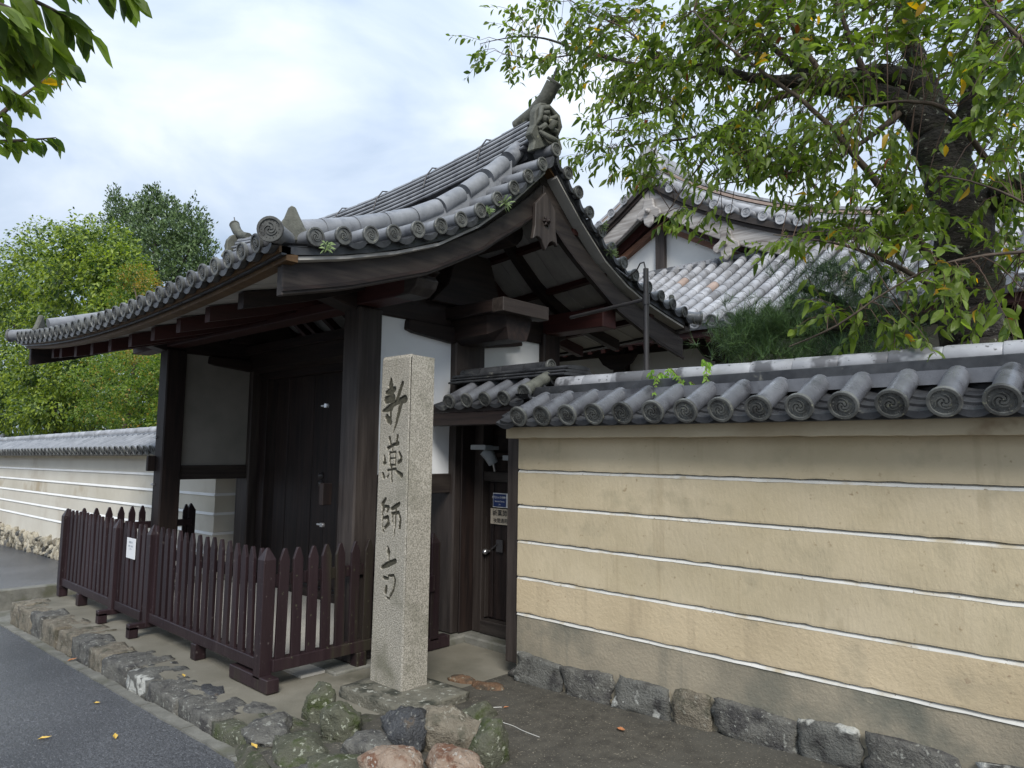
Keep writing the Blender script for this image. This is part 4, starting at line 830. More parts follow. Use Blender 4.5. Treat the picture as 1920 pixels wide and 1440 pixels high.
# tiles on the cap
LR = roll_mesh('left_roll', .058, .52, TILEB, 12); LD = disc_mesh('left_disc', .072, DISC, 1)
sl3 = Vector((0, .42, .20)).normalized(); far = []; x = LX1 - .02; cnt = 0
while x > LX0:
    p = Vector((x, 3.56, 1.475 + lz(x))); M = fr(p, sl3)
    if cnt < 95: tile_with_disc(lw, LR, LD, M)
    else: far.append((LR, M))
    x -= .215; cnt += 1
merged('far_roll_tiles', far, [TILEB], lw)
MB().prism([(LX1, 3.57, 1.425 + lz(LX1)), (LX1, 4.10, 1.66 + lz(LX1)), (LX1, 4.63, 1.425 + lz(LX1)), (LX1, 4.5, 1.40 + lz(LX1)), (LX1, 3.7, 1.40 + lz(LX1))], (LX0 - LX1, 0, .012 * (LX0 - LX1))).build('pan_tile_bed', TILED, lw)
C1 = noshi_mesh('left_course', .48, .40, .05, TILED); C2 = noshi_mesh('left_course', .48, .30, .05, TILE)
b = MB(); b.tube([(0, 0, 0), (.01, 0, 0), (.47, 0, 0)], [.068, .07, .064], 12); C3 = b.mesh('left_cap', HALLT)
x = LX1 - .5; a_ = Matrix.Rotation(-.012, 4, 'Y')
while x > LX0:
    for me, z, nm in ((C1, 1.64, 'ridge_tile'), (C2, 1.695, 'ridge_tile'), (C3, 1.765, 'ridge_cap_tile')): put(me, nm, lw, Matrix.Translation((x, 4.10, z + lz(x))) @ a_)
    x -= .48

# far-left small tiled gate pier seen past the wall end
fg = thing('distant_gate_pier', 'small grey tiled pier showing above the far left end of the cream wall', 'building', (-31, 8.0, -1))
q = at(8, 820, 12.0)
box('pier', KERB, fg, q.x - .9, q.x + .35, 12.0, 13.0, -1, q.z + .0); box('cap', TILE, fg, q.x - 1.3, q.x + .65, 11.8, 13.2, q.z + .04, q.z + .28)
for i in range(3): box('rail', TILED, fg, q.x - .7 + i * .42, q.x - .6 + i * .42, 11.95, 11.99, q.z - 1.0, q.z + .03)

# ------------------------------------------------------------ the temple hall beyond
hl = thing('temple_hall', 'large temple hall with silvery tiled gabled roof and white plaster, behind the wall', 'building', (-6, 14, 0))
def hz(y): t = (y - 9.0) / 3.0; return 3.37 + 1.72 * (t * .86 + t * t * .14)
HX0, HX1 = -11.6, 3.0
HR = [roll_mesh('hall_roll', .078, .285, m_, 12) for m_ in (HALLT, HALLR)]; HD = disc_mesh('hall_disc', .095, HALLT, 1)
it = []; x = HX1; ci = 0
while x > HX0:
    y = 9.0; first = True
    while y < 11.9:
        p0 = Vector((x, y, hz(y))); p1 = Vector((x, y + .25, hz(y + .25)))
        it.append((1 if (random.random() < .035) else 0, fr(p0, p1 - p0), first)); first = False; y += .245
    x -= .272; ci += 1
def vis(q): t = q[1].translation; return abs(t.x + 4.6) + (0 if -7.6 < t.x < -2.2 else 50)
it.sort(key=vis); far = [[], []]
for k, (mi_, M, first) in enumerate(it):
    if k < 300: o_ = put(HR[mi_], 'round_tile', hl, M)
    else: far[mi_].append((HR[mi_], M))
    if first: put(HD, 'end_disc', hl, M @ Matrix.Translation((0, -.02, 0)))
merged('roof_tiles', far[0], [HALLT], hl); merged('roof_tiles_reddish', far[1], [HALLR], hl) if far[1] else None
b = MB(); yy = np.linspace(9.02, 12.1, 8); b.add([(x, y, hz(y) - .03) for y in yy for x in (HX0, HX1)] + [(x, y, hz(y) - .12) for y in yy for x in (HX0, HX1)],
    [(2 * i, 2 * i + 1, 2 * i + 3, 2 * i + 2) for i in range(7)] + [(16 + 2 * i, 16 + 2 * i + 2, 16 + 2 * i + 3, 16 + 2 * i + 1) for i in range(7)] + [(0, 16, 17, 1)]); b.build('pan_tiles', TILED, hl, kind='stuff')
box('eave_board', REDX, hl, HX0, HX1, 9.10, 9.22, 3.16, 3.27)
x = HX0 + .1
while x < HX1: MB().bar((x, 9.12, 3.13), (x, 10.6, 3.80), .07, .09).build('rafter', REDY, hl); x += .26
MB().prism([(HX0, 9.15, 3.20), (HX0, 10.6, 3.86), (HX0, 10.6, 3.89), (HX0, 9.15, 3.23)], (HX1 - HX0, 0, 0)).build('soffit', SOFF, hl)
box('wall', PLG, hl, HX0 + .5, HX1 - .5, 10.55, 10.7, 0, 3.8)
for z0_, z1_ in ((3.25, 3.45), (2.55, 2.72), (1.9, 2.05)): box('beam', WX, hl, HX0 + .5, HX1 - .5, 10.47, 10.545, z0_, z1_)
x = HX0 + .6
while x < HX1: box('post', WZ, hl, x - .12, x + .12, 10.36, 10.54, 0, 3.5); MB().prism([(x - .42, 10.30, 3.24), (x - .30, 10.30, 3.08), (x - .13, 10.30, 2.98), (x + .13, 10.30, 2.98), (x + .30, 10.30, 3.08), (x + .42, 10.30, 3.24)], (0, .05, 0)).build('bracket', WX, hl); x += 1.95
# upper gable
GYh = 12.0; ax_ = -7.26
RK = [(0, 6.92), (.55, 6.52), (1.1, 6.18), (1.8, 5.82), (2.6, 5.48), (3.4, 5.22), (4.4, 4.98)]
def rk_(d): return lerp(RK, abs(d))
dd = np.linspace(0, 4.4, 14)
for sg in (-1, 1):
    MB().ribbon([(ax_ + sg * (d + .004), GYh - .30, rk_(d) - .20) for d in dd], .10, .42, axis=(0, 1, 0)).build('bargeboard', GW_X, hl, bevel=.01)
    MB().ribbon([(ax_ + sg * (d + .004), GYh - .37, rk_(d) - .20) for d in dd], .04, .06, axis=(0, 1, 0)).build('moulding', WX, hl)
    MB().ribbon([(ax_ + sg * (d + .004), GYh - .33, rk_(d) - .08) for d in dd], .22, .11, axis=(0, 1, 0)).build('verge_board', WG_X, hl)
    MB().ribbon([(ax_ + sg * (d + .004), GYh + .05, rk_(d) - .50) for d in dd[:11]], .14, .20, axis=(0, 1, 0)).build('inner_rafter', REDX, hl)
    b = MB(); v = []
    for d in dd: v += [(ax_ + sg * d, GYh - .4, rk_(d) - .05), (ax_ + sg * d, 22, rk_(d) - .05 + 0), (ax_ + sg * d, 22, rk_(d) - .14), (ax_ + sg * d, GYh - .4, rk_(d) - .14)]
    b.add(v, [(4 * i + k, 4 * i + (k + 1) % 4, 4 * i + 4 + (k + 1) % 4, 4 * i + 4 + k) for i in range(13) for k in range(4)]).build('upper_roof', TILED, hl)
    # verge rolls and discs, tile columns of the upper slopes
    d = .22
    rl = roll_mesh('gable_roll', .075, .34, HALLT, 12); gd = disc_mesh('gable_disc', .092, HALLT, 1)
    while d < 4.4: tile_with_disc(hl, rl, gd, fr((ax_ + sg * d, GYh - .46, rk_(d) - .01), (0, 1, .03))); d += .30
    its = []
    yy_ = GYh + .1
    while yy_ < 21:
        for d0 in np.arange(.2, 4.2, .28):
            p0 = Vector((ax_ + sg * (d0 + .28), yy_, rk_(d0 + .28))); p1 = Vector((ax_ + sg * d0, yy_, rk_(d0))); its.append((HR[0], fr(p0, p1 - p0)))
        yy_ += .272
    merged('upper_roof_tiles', its, [HALLT], hl)
    # descending ridge of stacked courses along the rake
    for q_ in range(4):
        MB().ribbon([(ax_ + sg * d, GYh + .02, rk_(d) + .16 + .075 * q_) for d in dd[:13]], .30 - .03 * q_, .05, axis=(0, 1, 0)).build('ridge_course', HALLT if q_ % 2 else HALLR, hl)
    MB().tube([(ax_ + sg * d, GYh - .16, rk_(d) + .10) for d in dd], .085, 10).build('verge_ridge', HALLT, hl)
b = MB(); b.prism([(ax_ + d, GYh + .14, rk_(d) - .5) for d in np.linspace(-3.2, 3.2, 15)] + [(ax_ + 3.2, GYh + .14, 4.9), (ax_ - 3.2, GYh + .14, 4.9)], (0, .1, 0)); b.build('gable_plaster', PLG, hl)
for sg in (-1, 1): MB().bar((ax_, GYh + .08, 6.02), (ax_ + sg * 1.75, GYh + .08, 5.05), .10, .17, up=(0, 1, 0)).build('king_brace', wood('brown_timber_brace', (.10, .045, .025), (.17, .08, .05), 0), hl)
box('king_post', WG_Z, hl, ax_ - .10, ax_ + .10, GYh + .02, GYh + .12, 4.95, 5.95)
MB().prism([(ax_ - .50, GYh + .0, 6.42), (ax_ - .42, GYh + .0, 6.22), (ax_ - .22, GYh + .0, 6.10), (ax_ - .12, GYh + .0, 5.95), (ax_ + .12, GYh + .0, 5.95), (ax_ + .22, GYh + .0, 6.10), (ax_ + .42, GYh + .0, 6.22), (ax_ + .50, GYh + .0, 6.42)], (0, .12, 0)).build('ridge_bracket', WX, hl)
box('gable_sill', TILEW, hl, -11.5, 3.0, 11.86, 12.2, 5.02, 5.10); box('gable_sill', TILED, hl, -11.5, 3.0, 11.82, 12.0, 4.93, 5.015)
def gegyo(x, z, s_):
    pl = [(-.10, .35), (-.13, .18), (-.26, .10), (-.27, .0), (-.18, -.06), (-.12, -.02), (-.10, -.14), (0, -.22), (.10, -.14), (.12, -.02), (.18, -.06), (.27, 0), (.26, .10), (.13, .18), (.10, .35)]
    o = MB().prism([(x + a * s_, GYh - .43, z + c * s_) for a, c in pl], (0, .07, 0)).build('gable_pendant', GW_X, hl, bevel=.02)
    MB().tube([(x, GYh - .44, z + .10 * s_), (x, GYh - .50, z + .10 * s_), (x, GYh - .52, z + .10 * s_)], [.06 * s_, .04 * s_, .01], 8).build('boss', GW_X, o)
gegyo(ax_ + .02, 6.10, 1.0); gegyo(-5.65, 5.15, .95); gegyo(-8.9, 5.15, .95)
MB().ribbon([(ax_, y, 7.05 + .35) for y in np.linspace(GYh - .2, 22, 5)], .34, .42).build('main_ridge', HALLT, hl)
MB().tube([(ax_, GYh - .3, 7.42), (ax_, 22, 7.42)], .09, 12).build('main_ridge_cap', HALLT, hl)
pl = [(-.26, 6.95), (-.30, 7.15), (-.2, 7.4), (0, 7.6), (.2, 7.4), (.30, 7.15), (.26, 6.95)]
MB().prism([(ax_ + a, GYh - .42, c) for a, c in pl], (0, .12, 0)).build('ridge_end_ornament', HALLT, hl, bevel=.03)

# ------------------------------------------------------------ foliage helpers
def leaf_template(Lg, wd, droop=.15, fold=.18):
    v = [(0, 0, 0), (-wd * .42, Lg * .3, fold * wd), (-wd * .5, Lg * .52, fold * wd - droop * Lg * .2), (-wd * .28, Lg * .8, -droop * Lg * .6), (0, Lg, -droop * Lg), (wd * .28, Lg * .8, -droop * Lg * .6), (wd * .5, Lg * .52, fold * wd - droop * Lg * .2), (wd * .42, Lg * .3, fold * wd), (0, Lg * .3, 0), (0, Lg * .55, -droop * Lg * .25), (0, Lg * .8, -droop * Lg * .62)]
    f = [(0, 8, 1), (1, 8, 9, 2), (2, 9, 10, 3), (3, 10, 4), (0, 7, 8), (8, 7, 6, 9), (9, 6, 5, 10), (10, 5, 4)]
    return np.array(v), f
def scatter(name, tv, tf, mats, Ms, mis, parent, kind='stuff'):
    """Ms: list of 4x4 matrices; one mesh holding every copy"""
    A = np.array([np.array(M) for M in Ms]); n = len(A)
    if n == 0: return
    V_ = np.einsum('nij,kj->nki', A[:, :3, :3], tv) + A[:, None, :3, 3]
    V_ = V_.reshape(-1, 3); k = len(tv)
    loops = np.concatenate([np.array(f_) for f_ in tf]); lt = np.array([len(f_) for f_ in tf])
    allL = (loops[None, :] + (np.arange(n) * k)[:, None]).reshape(-1); allT = np.tile(lt, n); st = np.concatenate([[0], np.cumsum(allT)[:-1]])
    me = bpy.data.meshes.new(name); me.vertices.add(len(V_)); me.vertices.foreach_set('co', V_.astype('f').reshape(-1)); me.loops.add(len(allL)); me.loops.foreach_set('vertex_index', allL.astype('i'))
    me.polygons.add(len(allT)); me.polygons.foreach_set('loop_start', st.astype('i')); me.polygons.foreach_set('loop_total', allT.astype('i'))
    for m_ in mats: me.materials.append(m_)
    me.polygons.foreach_set('material_index', np.repeat(np.array(mis), len(tf)).astype('i')); me.update(calc_edges=True); me.validate()
    return put(me, name, parent, kind=kind)
LT, LF = leaf_template(1.0, .42, .12)
leaf_objs = []
for m_ in CH:
    b = MB(); b.add(LT, LF); leaf_objs.append(b.mesh('cherry_leaf', m_))
def rand_dir(): v_ = Vector(rng.normal(size=3)); return v_.normalized()
def leafM(p, d, s_, up=None):
    d = Vector(d).normalized(); u = up or (Vector((0, 0, 1)) + rand_dir() * .75); xax = d.cross(u)
    xax = xax.normalized() if xax.length > 1e-4 else Vector((1, 0, 0)); zz = xax.cross(d)
    return Matrix(((xax.x * s_, d.x * s_, zz.x * s_, p[0]), (xax.y * s_, d.y * s_, zz.y * s_, p[1]), (xax.z * s_, d.z * s_, zz.z * s_, p[2]), (0, 0, 0, 1)))
def smooth_path(pts, n=5):
    out_ = []
    P_ = [np.array(p, float) for p in pts]
    for i in range(len(P_) - 1):
        p0 = P_[max(i - 1, 0)]; p1 = P_[i]; p2 = P_[i + 1]; p3 = P_[min(i + 2, len(P_) - 1)]
        for k in range(n):
            t = k / n; out_.append(.5 * ((2 * p1) + (-p0 + p2) * t + (2 * p0 - 5 * p1 + 4 * p2 - p3) * t * t + (-p0 + 3 * p1 - 3 * p2 + p3) * t ** 3))
    out_.append(P_[-1]); return out_
def limb(pixpts, parent, name, m, n=10, wob=.0):
    pts = []
    for px_, py_, Y_, r_ in pixpts: q = at(px_, py_, Y_); pts.append((q.x, q.y, q.z, r_))
    sp_ = smooth_path(pts, 5); b = MB(); P3 = []
    for i, q in enumerate(sp_): P3.append(Vector(q[:3]) + Vector((nzv(i * .5, q[3] * 99), nzv(i * .5, 7), nzv(i * .5, 13))) * q[3] * .35)
    b.tube(P3, [max(.0015, float(q[3])) for q in sp_], n); b.build(name, m, parent); return P3

# ------------------------------------------------------------ cherry tree behind the wall
ct = thing('cherry_tree', 'big leafy cherry tree with dark mossy trunk rising behind the ochre wall', 'tree', (-.95, 5.2, 0))
tr0 = limb([(1850, 1000, 5.2, .24), (1840, 800, 5.2, .21), (1832, 690, 5.2, .19), (1822, 620, 5.2, .18), (1812, 520, 5.2, .17), (1797, 400, 5.2, .165), (1768, 300, 5.2, .145), (1748, 240, 5.2, .12)], ct, 'trunk', BARK, 18)
nodes = list(tr0)
br_ = [
    [(1755, 262, 5.2, .10), (1700, 205, 5.1, .08), (1650, 178, 5.0, .075), (1570, 165, 4.9, .062), (1500, 152, 4.8, .05), (1430, 150, 4.7, .038), (1340, 130, 4.7, .028), (1260, 122, 4.7, .025), (1190, 122, 4.7, .022), (1130, 105, 4.8, .018), (1090, 96, 4.8, .014), (1020, 72, 4.9, .009), (960, 70, 4.9, .006), (900, 82, 5.0, .003)],
    [(1748, 240, 5.2, .09), (1720, 165, 5.2, .08), (1660, 140, 5.0, .07), (1600, 145, 4.9, .062), (1540, 155, 4.9, .05), (1500, 130, 4.8, .03), (1440, 80, 4.8, .02), (1380, 20, 4.8, .015), (1350, -30, 4.8, .01)],
    [(1748, 240, 5.2, .09), (1740, 160, 5.3, .07), (1705, 70, 5.4, .06), (1690, -10, 5.5, .05), (1680, -80, 5.6, .04)],
    [(1785, 330, 5.2, .08), (1815, 200, 5.1, .06), (1838, 110, 5.0, .045), (1845, 30, 4.9, .035), (1865, -40, 4.8, .03)],
    [(1800, 410, 5.2, .10), (1860, 372, 5.2, .085), (1925, 345, 5.1, .075), (2010, 300, 5.1, .06)],
    [(1755, 500, 5.12, .035), (1715, 440, 4.95, .030), (1660, 360, 4.75, .026), (1600, 290, 4.6, .022), (1560, 240, 4.5, .019), (1500, 185, 4.4, .015), (1430, 135, 4.3, .012), (1350, 75, 4.2, .008), (1300, 20, 4.2, .005)],
    [(1520, 165, 4.85, .028), (1440, 190, 4.7, .018), (1380, 225, 4.6, .014), (1310, 255, 4.5, .010), (1220, 268, 4.5, .006), (1130, 280, 4.5, .003)],
    [(1400, 215, 4.62, .012), (1330, 290, 4.5, .008), (1290, 340, 4.5, .005), (1250, 400, 4.4, .003)],
    [(1700, 200, 5.1, .03), (1640, 250, 4.9, .018), (1560, 300, 4.7, .012), (1450, 330, 4.5, .008), (1350, 345, 4.4, .004)],
    [(1790, 560, 5.1, .03), (1720, 520, 4.7, .016), (1640, 480, 4.4, .011), (1560, 455, 4.2, .007), (1450, 440, 4.1, .003)],
    [(1950, 470, 4.3, .009), (1840, 480, 4.1, .0075), (1740, 505, 4.0, .006), (1650, 555, 3.95, .005), (1570, 610, 3.9, .006), (1480, 650, 3.9, .003)],
    [(1960, 120, 3.9, .010), (1900, 60, 3.8, .008), (1850, 10, 3.8, .006), (1820, -30, 3.8, .008)],
    [(1980, 420, 4.2, .008), (1900, 370, 4.0, .006), (1820, 340, 3.9, .004), (1760, 330, 3.9, .004)],
    [(1850, 300, 4.9, .02), (1780, 210, 4.5, .014), (1700, 190, 4.3, .009), (1620, 200, 4.2, .004)],
    [(1560, 170, 4.9, .03), (1500, 80, 4.7, .02), (1470, 0, 4.6, .014), (1460, -50, 4.6, .01)],
    [(1240, 122, 4.7, .014), (1180, 60, 4.7, .009), (1100, 20, 4.7, .006), (1040, -20, 4.7, .004)],
    [(1100, 98, 4.8, .009), (1010, 110, 4.7, .005), (940, 100, 4.7, .003)],
    [(1640, 180, 4.95, .03), (1600, 90, 4.8, .02), (1570, 0, 4.7, .015), (1560, -50, 4.7, .012)],
    [(1340, 130, 4.7, .012), (1280, 190, 4.6, .008), (1190, 215, 4.6, .005), (1140, 225, 4.6, .003)]]
for q in br_: nodes += limb(q, ct, 'branch', BARK if q[0][3] > .05 else BARKB, 12 if q[0][3] > .05 else 6)
ND = np.array([tuple(p) for p in nodes])
ell = [(1450, -70, 300, 60, 50, 4.3, 5.4), (1750, -90, 220, 80, 50, 4.3, 5.8), (1990, 150, 70, 220, 40, 4.3, 5.8),  # cx, cy, rx, ry, twigs, Y0, Y1
    (1600, 45, 340, 75, 130, 4.0, 5.6), (1300, 60, 230, 80, 95, 4.2, 5.2), (1060, 50, 120, 65, 34, 4.5, 5.1), (935, 85, 50, 40, 8, 4.6, 5.1), (1130, 130, 110, 45, 22, 4.5, 5.0),
    (1400, 150, 210, 60, 60, 4.2, 5.1), (1230, 180, 90, 55, 26, 4.3, 4.8), (1720, 165, 200, 80, 46, 5.3, 6.3), (1280, 268, 190, 38, 34, 4.1, 4.8), (1150, 280, 70, 24, 10, 4.3, 4.7), (1450, 260, 150, 60, 44, 4.1, 4.9),
    (1310, 325, 110, 25, 10, 4.1, 4.6), (1580, 290, 140, 70, 34, 4.1, 5.0), (1800, 270, 140, 90, 20, 5.4, 6.2), (1880, 90, 60, 90, 14, 3.5, 4.2), (1640, 395, 140, 35, 16, 4.1, 4.8), (1560, 445, 120, 22, 11, 3.9, 4.5), (1330, 395, 70, 18, 5, 4.1, 4.5),
    (1700, 430, 60, 40, 8, 4, 4.8), (1895, 430, 45, 90, 18, 4.6, 5.9), (1730, 505, 120, 35, 12, 3.8, 4.4), (1630, 590, 110, 25, 8, 3.8, 4.2), (1885, 560, 45, 45, 7, 3.9, 4.6), (1890, 250, 50, 150, 18, 3.8, 5.4), (1690, 350, 70, 50, 10, 4.3, 4.8)]
Ms, mis = [], []; tw = MB()
for cx, cy, ex, ey, n_, Y0, Y1 in ell:
    for k in range(int(n_ * 1.5)):
        while True:
            a, c = rng.uniform(-1, 1, 2)
            if a * a + c * c < 1: break
        Y_ = rng.uniform(Y0, Y1); p = at(cx + a * ex, cy + c * ey, Y_); P_ = np.array(p)
        d2 = ((ND - P_) ** 2).sum(1); j = d2.argmin(); root = Vector(ND[j]); dist = math.sqrt(d2[j])
        out_d = (p - root); out_d = out_d.normalized() if dist > .05 else rand_dir()
        dr_ = (out_d * .8 + rand_dir() * .7 + Vector((-.3, -.2, -.12))).normalized(); Lg = rng.uniform(.16, .34)
        tip = p + dr_ * Lg + Vector((0, 0, -.05)); mid = p + dr_ * Lg * .5
        if dist < .55: tw.tube([root, root.lerp(p, .5) + Vector((0, 0, .03)), p, mid, tip], [.003, .0026, .0022, .0016, .001], 4, caps=False)
        else: tw.tube([p, mid, tip], [.003, .002, .001], 4, caps=False)
        nl = rng.integers(7, 13)
        for i in range(nl):
            t = (i + .3) / nl; q = p.lerp(tip, t); side = dr_.cross(Vector((0, 0, 1))); side = side.normalized() * (1 if i % 2 else -1)
            ld = dr_ * .55 + side * rng.uniform(.4, 1.0) + Vector((0, 0, -rng.uniform(.0, .85))) + rand_dir() * .4
            Ms.append(leafM(q, ld, rng.uniform(.058, .100))); r_ = rng.random(); mis.append(3 if r_ < .016 else 4 if r_ < .019 else 2 if r_ < .26 else 1 if r_ < .52 else 0)
tw.build('twigs', TWIG, ct, kind='stuff')
dist = [((np.array(M)[:3, 3] - CAM) ** 2).sum() for M in Ms]; order = np.argsort(dist); nearS = set(order[:280].tolist())
for i in order[:280]: put(leaf_objs[mis[i]], 'leaf', ct, Ms[i])
rest = [i for i in range(len(Ms)) if i not in nearS]; LTB, _ = leaf_template(1.0, .34, .5, .30); cut_ = len(rest) // 2; scatter('leaves', LT, LF, CH, [Ms[i] for i in rest[:cut_]], [mis[i] for i in rest[:cut_]], ct); scatter('leaves', LTB, LF, CH, [Ms[i] for i in rest[cut_:]], [mis[i] for i in rest[cut_:]], ct)

# overhanging branch at the top left, its tree stands outside the view
ot = thing('overhanging_tree', 'leafy branches hanging into the top left corner of the view', 'tree', (-4.4, -.6, 0))
tk = MB(); tk.tube([(-4.4, -.6, -.2), (-4.35, -.55, 1.5), (-4.2, -.4, 2.8), (-3.9, -.2, 3.8)], [.16, .13, .11, .08], 12); tk.build('trunk', BARK, ot)
def P3(px_, py_, D_):
    d = RW @ np.array([px_ - 960.0, py_ - 720.0, F_PX]); d = d / np.linalg.norm(d); return Vector(CAM + d * D_)
Ms, mis = [], []; tw = MB()
paths = [([(-300, -150), (-60, -50), (60, 0), (130, 35), (165, 60)], 3.0), ([(-60, -60), (80, -45), (170, -40), (245, -12)], 3.1), ([(-80, 60), (0, 90), (60, 100), (120, 110)], 3.1), ([(-100, 80), (0, 125), (70, 122)], 3.2), ([(-120, 330), (-20, 235), (30, 190), (70, 160), (100, 135)], 3.5),
         ([(-100, 140), (-20, 150), (20, 170), (50, 190)], 3.4), ([(-150, 300), (-40, 270), (10, 265), (60, 262), (105, 258)], 3.5), ([(-100, 200), (-20, 220), (20, 240)], 3.4), ([(-150, -20), (0, 10), (60, 50), (90, 80)], 2.9), ([(-100, 10), (-20, 30), (20, 60), (40, 100)], 3.0)]
for pts, D_ in paths:
    W_ = [P3(a, c, D_ + .05 * i) for i, (a, c) in enumerate(pts)]; W_ = [Vector(q) for q in smooth_path([tuple(q) for q in W_], 6)]
    tw.tube(W_, [.012 * (1 - i / len(W_)) + .0015 for i in range(len(W_))], 5, caps=False)
    for i, q in enumerate(W_):
        if i < 4: continue
        dr_ = (W_[min(i + 1, len(W_) - 1)] - W_[i - 1]).normalized()
        for s_ in (-1, 1):
            if rng.random() < .22: continue
            side = dr_.cross(Vector((0, 0, 1))).normalized() * s_
            ld = dr_ * .7 + side * rng.uniform(.2, .8) + Vector((0, 0, -rng.uniform(.3, 1.2))) + rand_dir() * .2
            near_ = D_ < 3.15; Ms.append(leafM(q, ld, rng.uniform(.09, .14) if near_ else rng.uniform(.055, .09))); mis.append(3 if rng.random() < .03 else 1 if rng.random() < .2 else 2 if rng.random() < .3 else 0)
    tw.tube([W_[0], W_[0].lerp(Vector((-3.9, -.2, 3.8)), .5) + Vector((0, 0, .1)), Vector((-3.9, -.2, 3.8))], [.014, .02, .03], 6, caps=False)
tw.build('branches', BARKB, ot)
for M, i in list(zip(Ms, mis))[:300]: put(leaf_objs[i], 'leaf', ot, M)

# ------------------------------------------------------------ pine behind the wall
pt = thing('pine_tree', 'bushy green pine with long needles just behind the ochre wall', 'tree', (-1.7, 5.3, 0))
limb([(1640, 1000, 5.4, .08), (1625, 760, 5.4, .07), (1618, 660, 5.4, .065), (1600, 600, 5.4, .05), (1560, 560, 5.3, .035), (1500, 540, 5.2, .02)], pt, 'trunk', BARK, 10)
for q in ([(1610, 620, 5.4, .03), (1520, 610, 5.2, .02), (1430, 620, 5.0, .012)], [(1600, 600, 5.4, .03), (1640, 540, 5.4, .02), (1680, 510, 5.4, .01)], [(1605, 660, 5.4, .025), (1500, 670, 5.1, .015), (1400, 650, 5.0, .01)]): limb(q, pt, 'branch', BARK, 6)
nt_v = np.array([(-.013, 0, 0), (.013, 0, 0), (0, 1, 0)]); Ms, mis = [], []
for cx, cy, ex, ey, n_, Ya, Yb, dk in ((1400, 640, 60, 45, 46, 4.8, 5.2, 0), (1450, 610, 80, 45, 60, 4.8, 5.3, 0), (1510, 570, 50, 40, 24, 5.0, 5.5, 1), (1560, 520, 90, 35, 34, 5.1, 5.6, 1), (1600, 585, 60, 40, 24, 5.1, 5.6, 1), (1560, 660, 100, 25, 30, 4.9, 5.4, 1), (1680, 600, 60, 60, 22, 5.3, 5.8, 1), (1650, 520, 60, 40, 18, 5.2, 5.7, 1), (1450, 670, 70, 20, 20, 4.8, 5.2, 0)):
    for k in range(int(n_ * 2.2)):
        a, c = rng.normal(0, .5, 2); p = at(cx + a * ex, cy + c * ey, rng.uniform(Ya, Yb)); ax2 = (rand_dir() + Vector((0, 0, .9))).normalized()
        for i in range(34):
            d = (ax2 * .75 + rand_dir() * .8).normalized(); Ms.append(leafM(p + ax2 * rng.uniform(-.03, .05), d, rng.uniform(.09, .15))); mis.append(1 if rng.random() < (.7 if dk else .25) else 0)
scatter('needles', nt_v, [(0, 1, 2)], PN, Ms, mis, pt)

# ------------------------------------------------------------ trees at the left
def crown(name_leaf, parent, clumps, mats, wts, n_per, size, seed, lt=None, up=.2, droop=.4, amp=.42, gap=.22):
    r = np.random.default_rng(seed); Ms, mis = [], []; tv, tf = lt
    for (c, rad, k) in clumps:
        n_ = int(n_per * k)
        d = r.normal(size=(n_, 3)); d /= np.linalg.norm(d, axis=1)[:, None]; rr = (.62 + .42 * r.random(n_) ** .6)
        for i in range(n_):
            dv = Vector(d[i]); f_ = 1 + amp * noise.noise(dv * 2.3 + Vector((c.x, c.z, seed))) + .15 * noise.noise(dv * 6 + Vector((c.z, seed, c.x)))
            if noise.noise(dv * 3.5 + Vector((seed, c.x, c.y))) > gap: continue
            p = c + Vector((dv.x * rad[0], dv.y * rad[1], dv.z * rad[2])) * rr[i] * f_
            ld = dv * .6 + Vector(r.normal(size=3)) * .5 + Vector((0, 0, -droop)); nu_ = dv * .8 + Vector((0, 0, up)) + Vector(r.normal(size=3)) * .35
            Ms.append(leafM(p, ld, size * r.uniform(.7, 1.3), nu_)); mis.append(int(r.choice(len(mats), p=wts)))
    return scatter(name_leaf, tv, tf, mats, Ms, mis, parent)
LT2 = (np.array([(0, 0, 0), (-.25, .5, .04), (0, 1, -.1), (.25, .5, .04)]), [(0, 3, 2), (0, 2, 1)])
def clump(px_, py_, Y_, rpx, rpy=None, k=1.0):
    c = at(px_, py_, Y_); D_ = np.linalg.norm(np.array(c) - CAM); rpy = rpy or rpx; a = rpx * D_ / F_PX * .96; c2 = rpy * D_ / F_PX * .96
    return (c, (a, a, c2), k)
# broad bright tree
bt = thing('camphor_tree', 'broad bright yellow-green tree behind the cream wall, left of the gate roof', 'tree', tuple(at(95, 900, 8.5)))
b1 = [clump(110, 480, 8.5, 75, 55), clump(180, 470, 8.3, 65, 48), (clump(60, 520, 8.6, 60, 50)), clump(150, 540, 8.2, 80, 50), clump(220, 520, 8.4, 50, 55), clump(40, 580, 8.6, 60, 45), clump(10, 560, 9.0, 50, 50), clump(215, 590, 8.3, 45, 40, .8), clump(110, 600, 8.4, 60, 35, .6),
      clump(20, 680, 8.4, 55, 50), clump(90, 700, 8.2, 60, 50), clump(20, 760, 8.2, 60, 45), clump(100, 770, 8.2, 60, 35), clump(250, 640, 8.6, 40, 40, .6), clump(150, 690, 8.6, 50, 50, .7), clump(-40, 640, 8.8, 60, 120, 1.5)]
crown('leaves', bt, b1, BL, (.36, .42, .22), 4200, .155, 11, LT2)
crown('inner_leaves', bt, [(c, tuple(q * .62 for q in r), k) for c, r, k in b1], BL[1:], (.25, .75), 600, .22, 12, LT2)
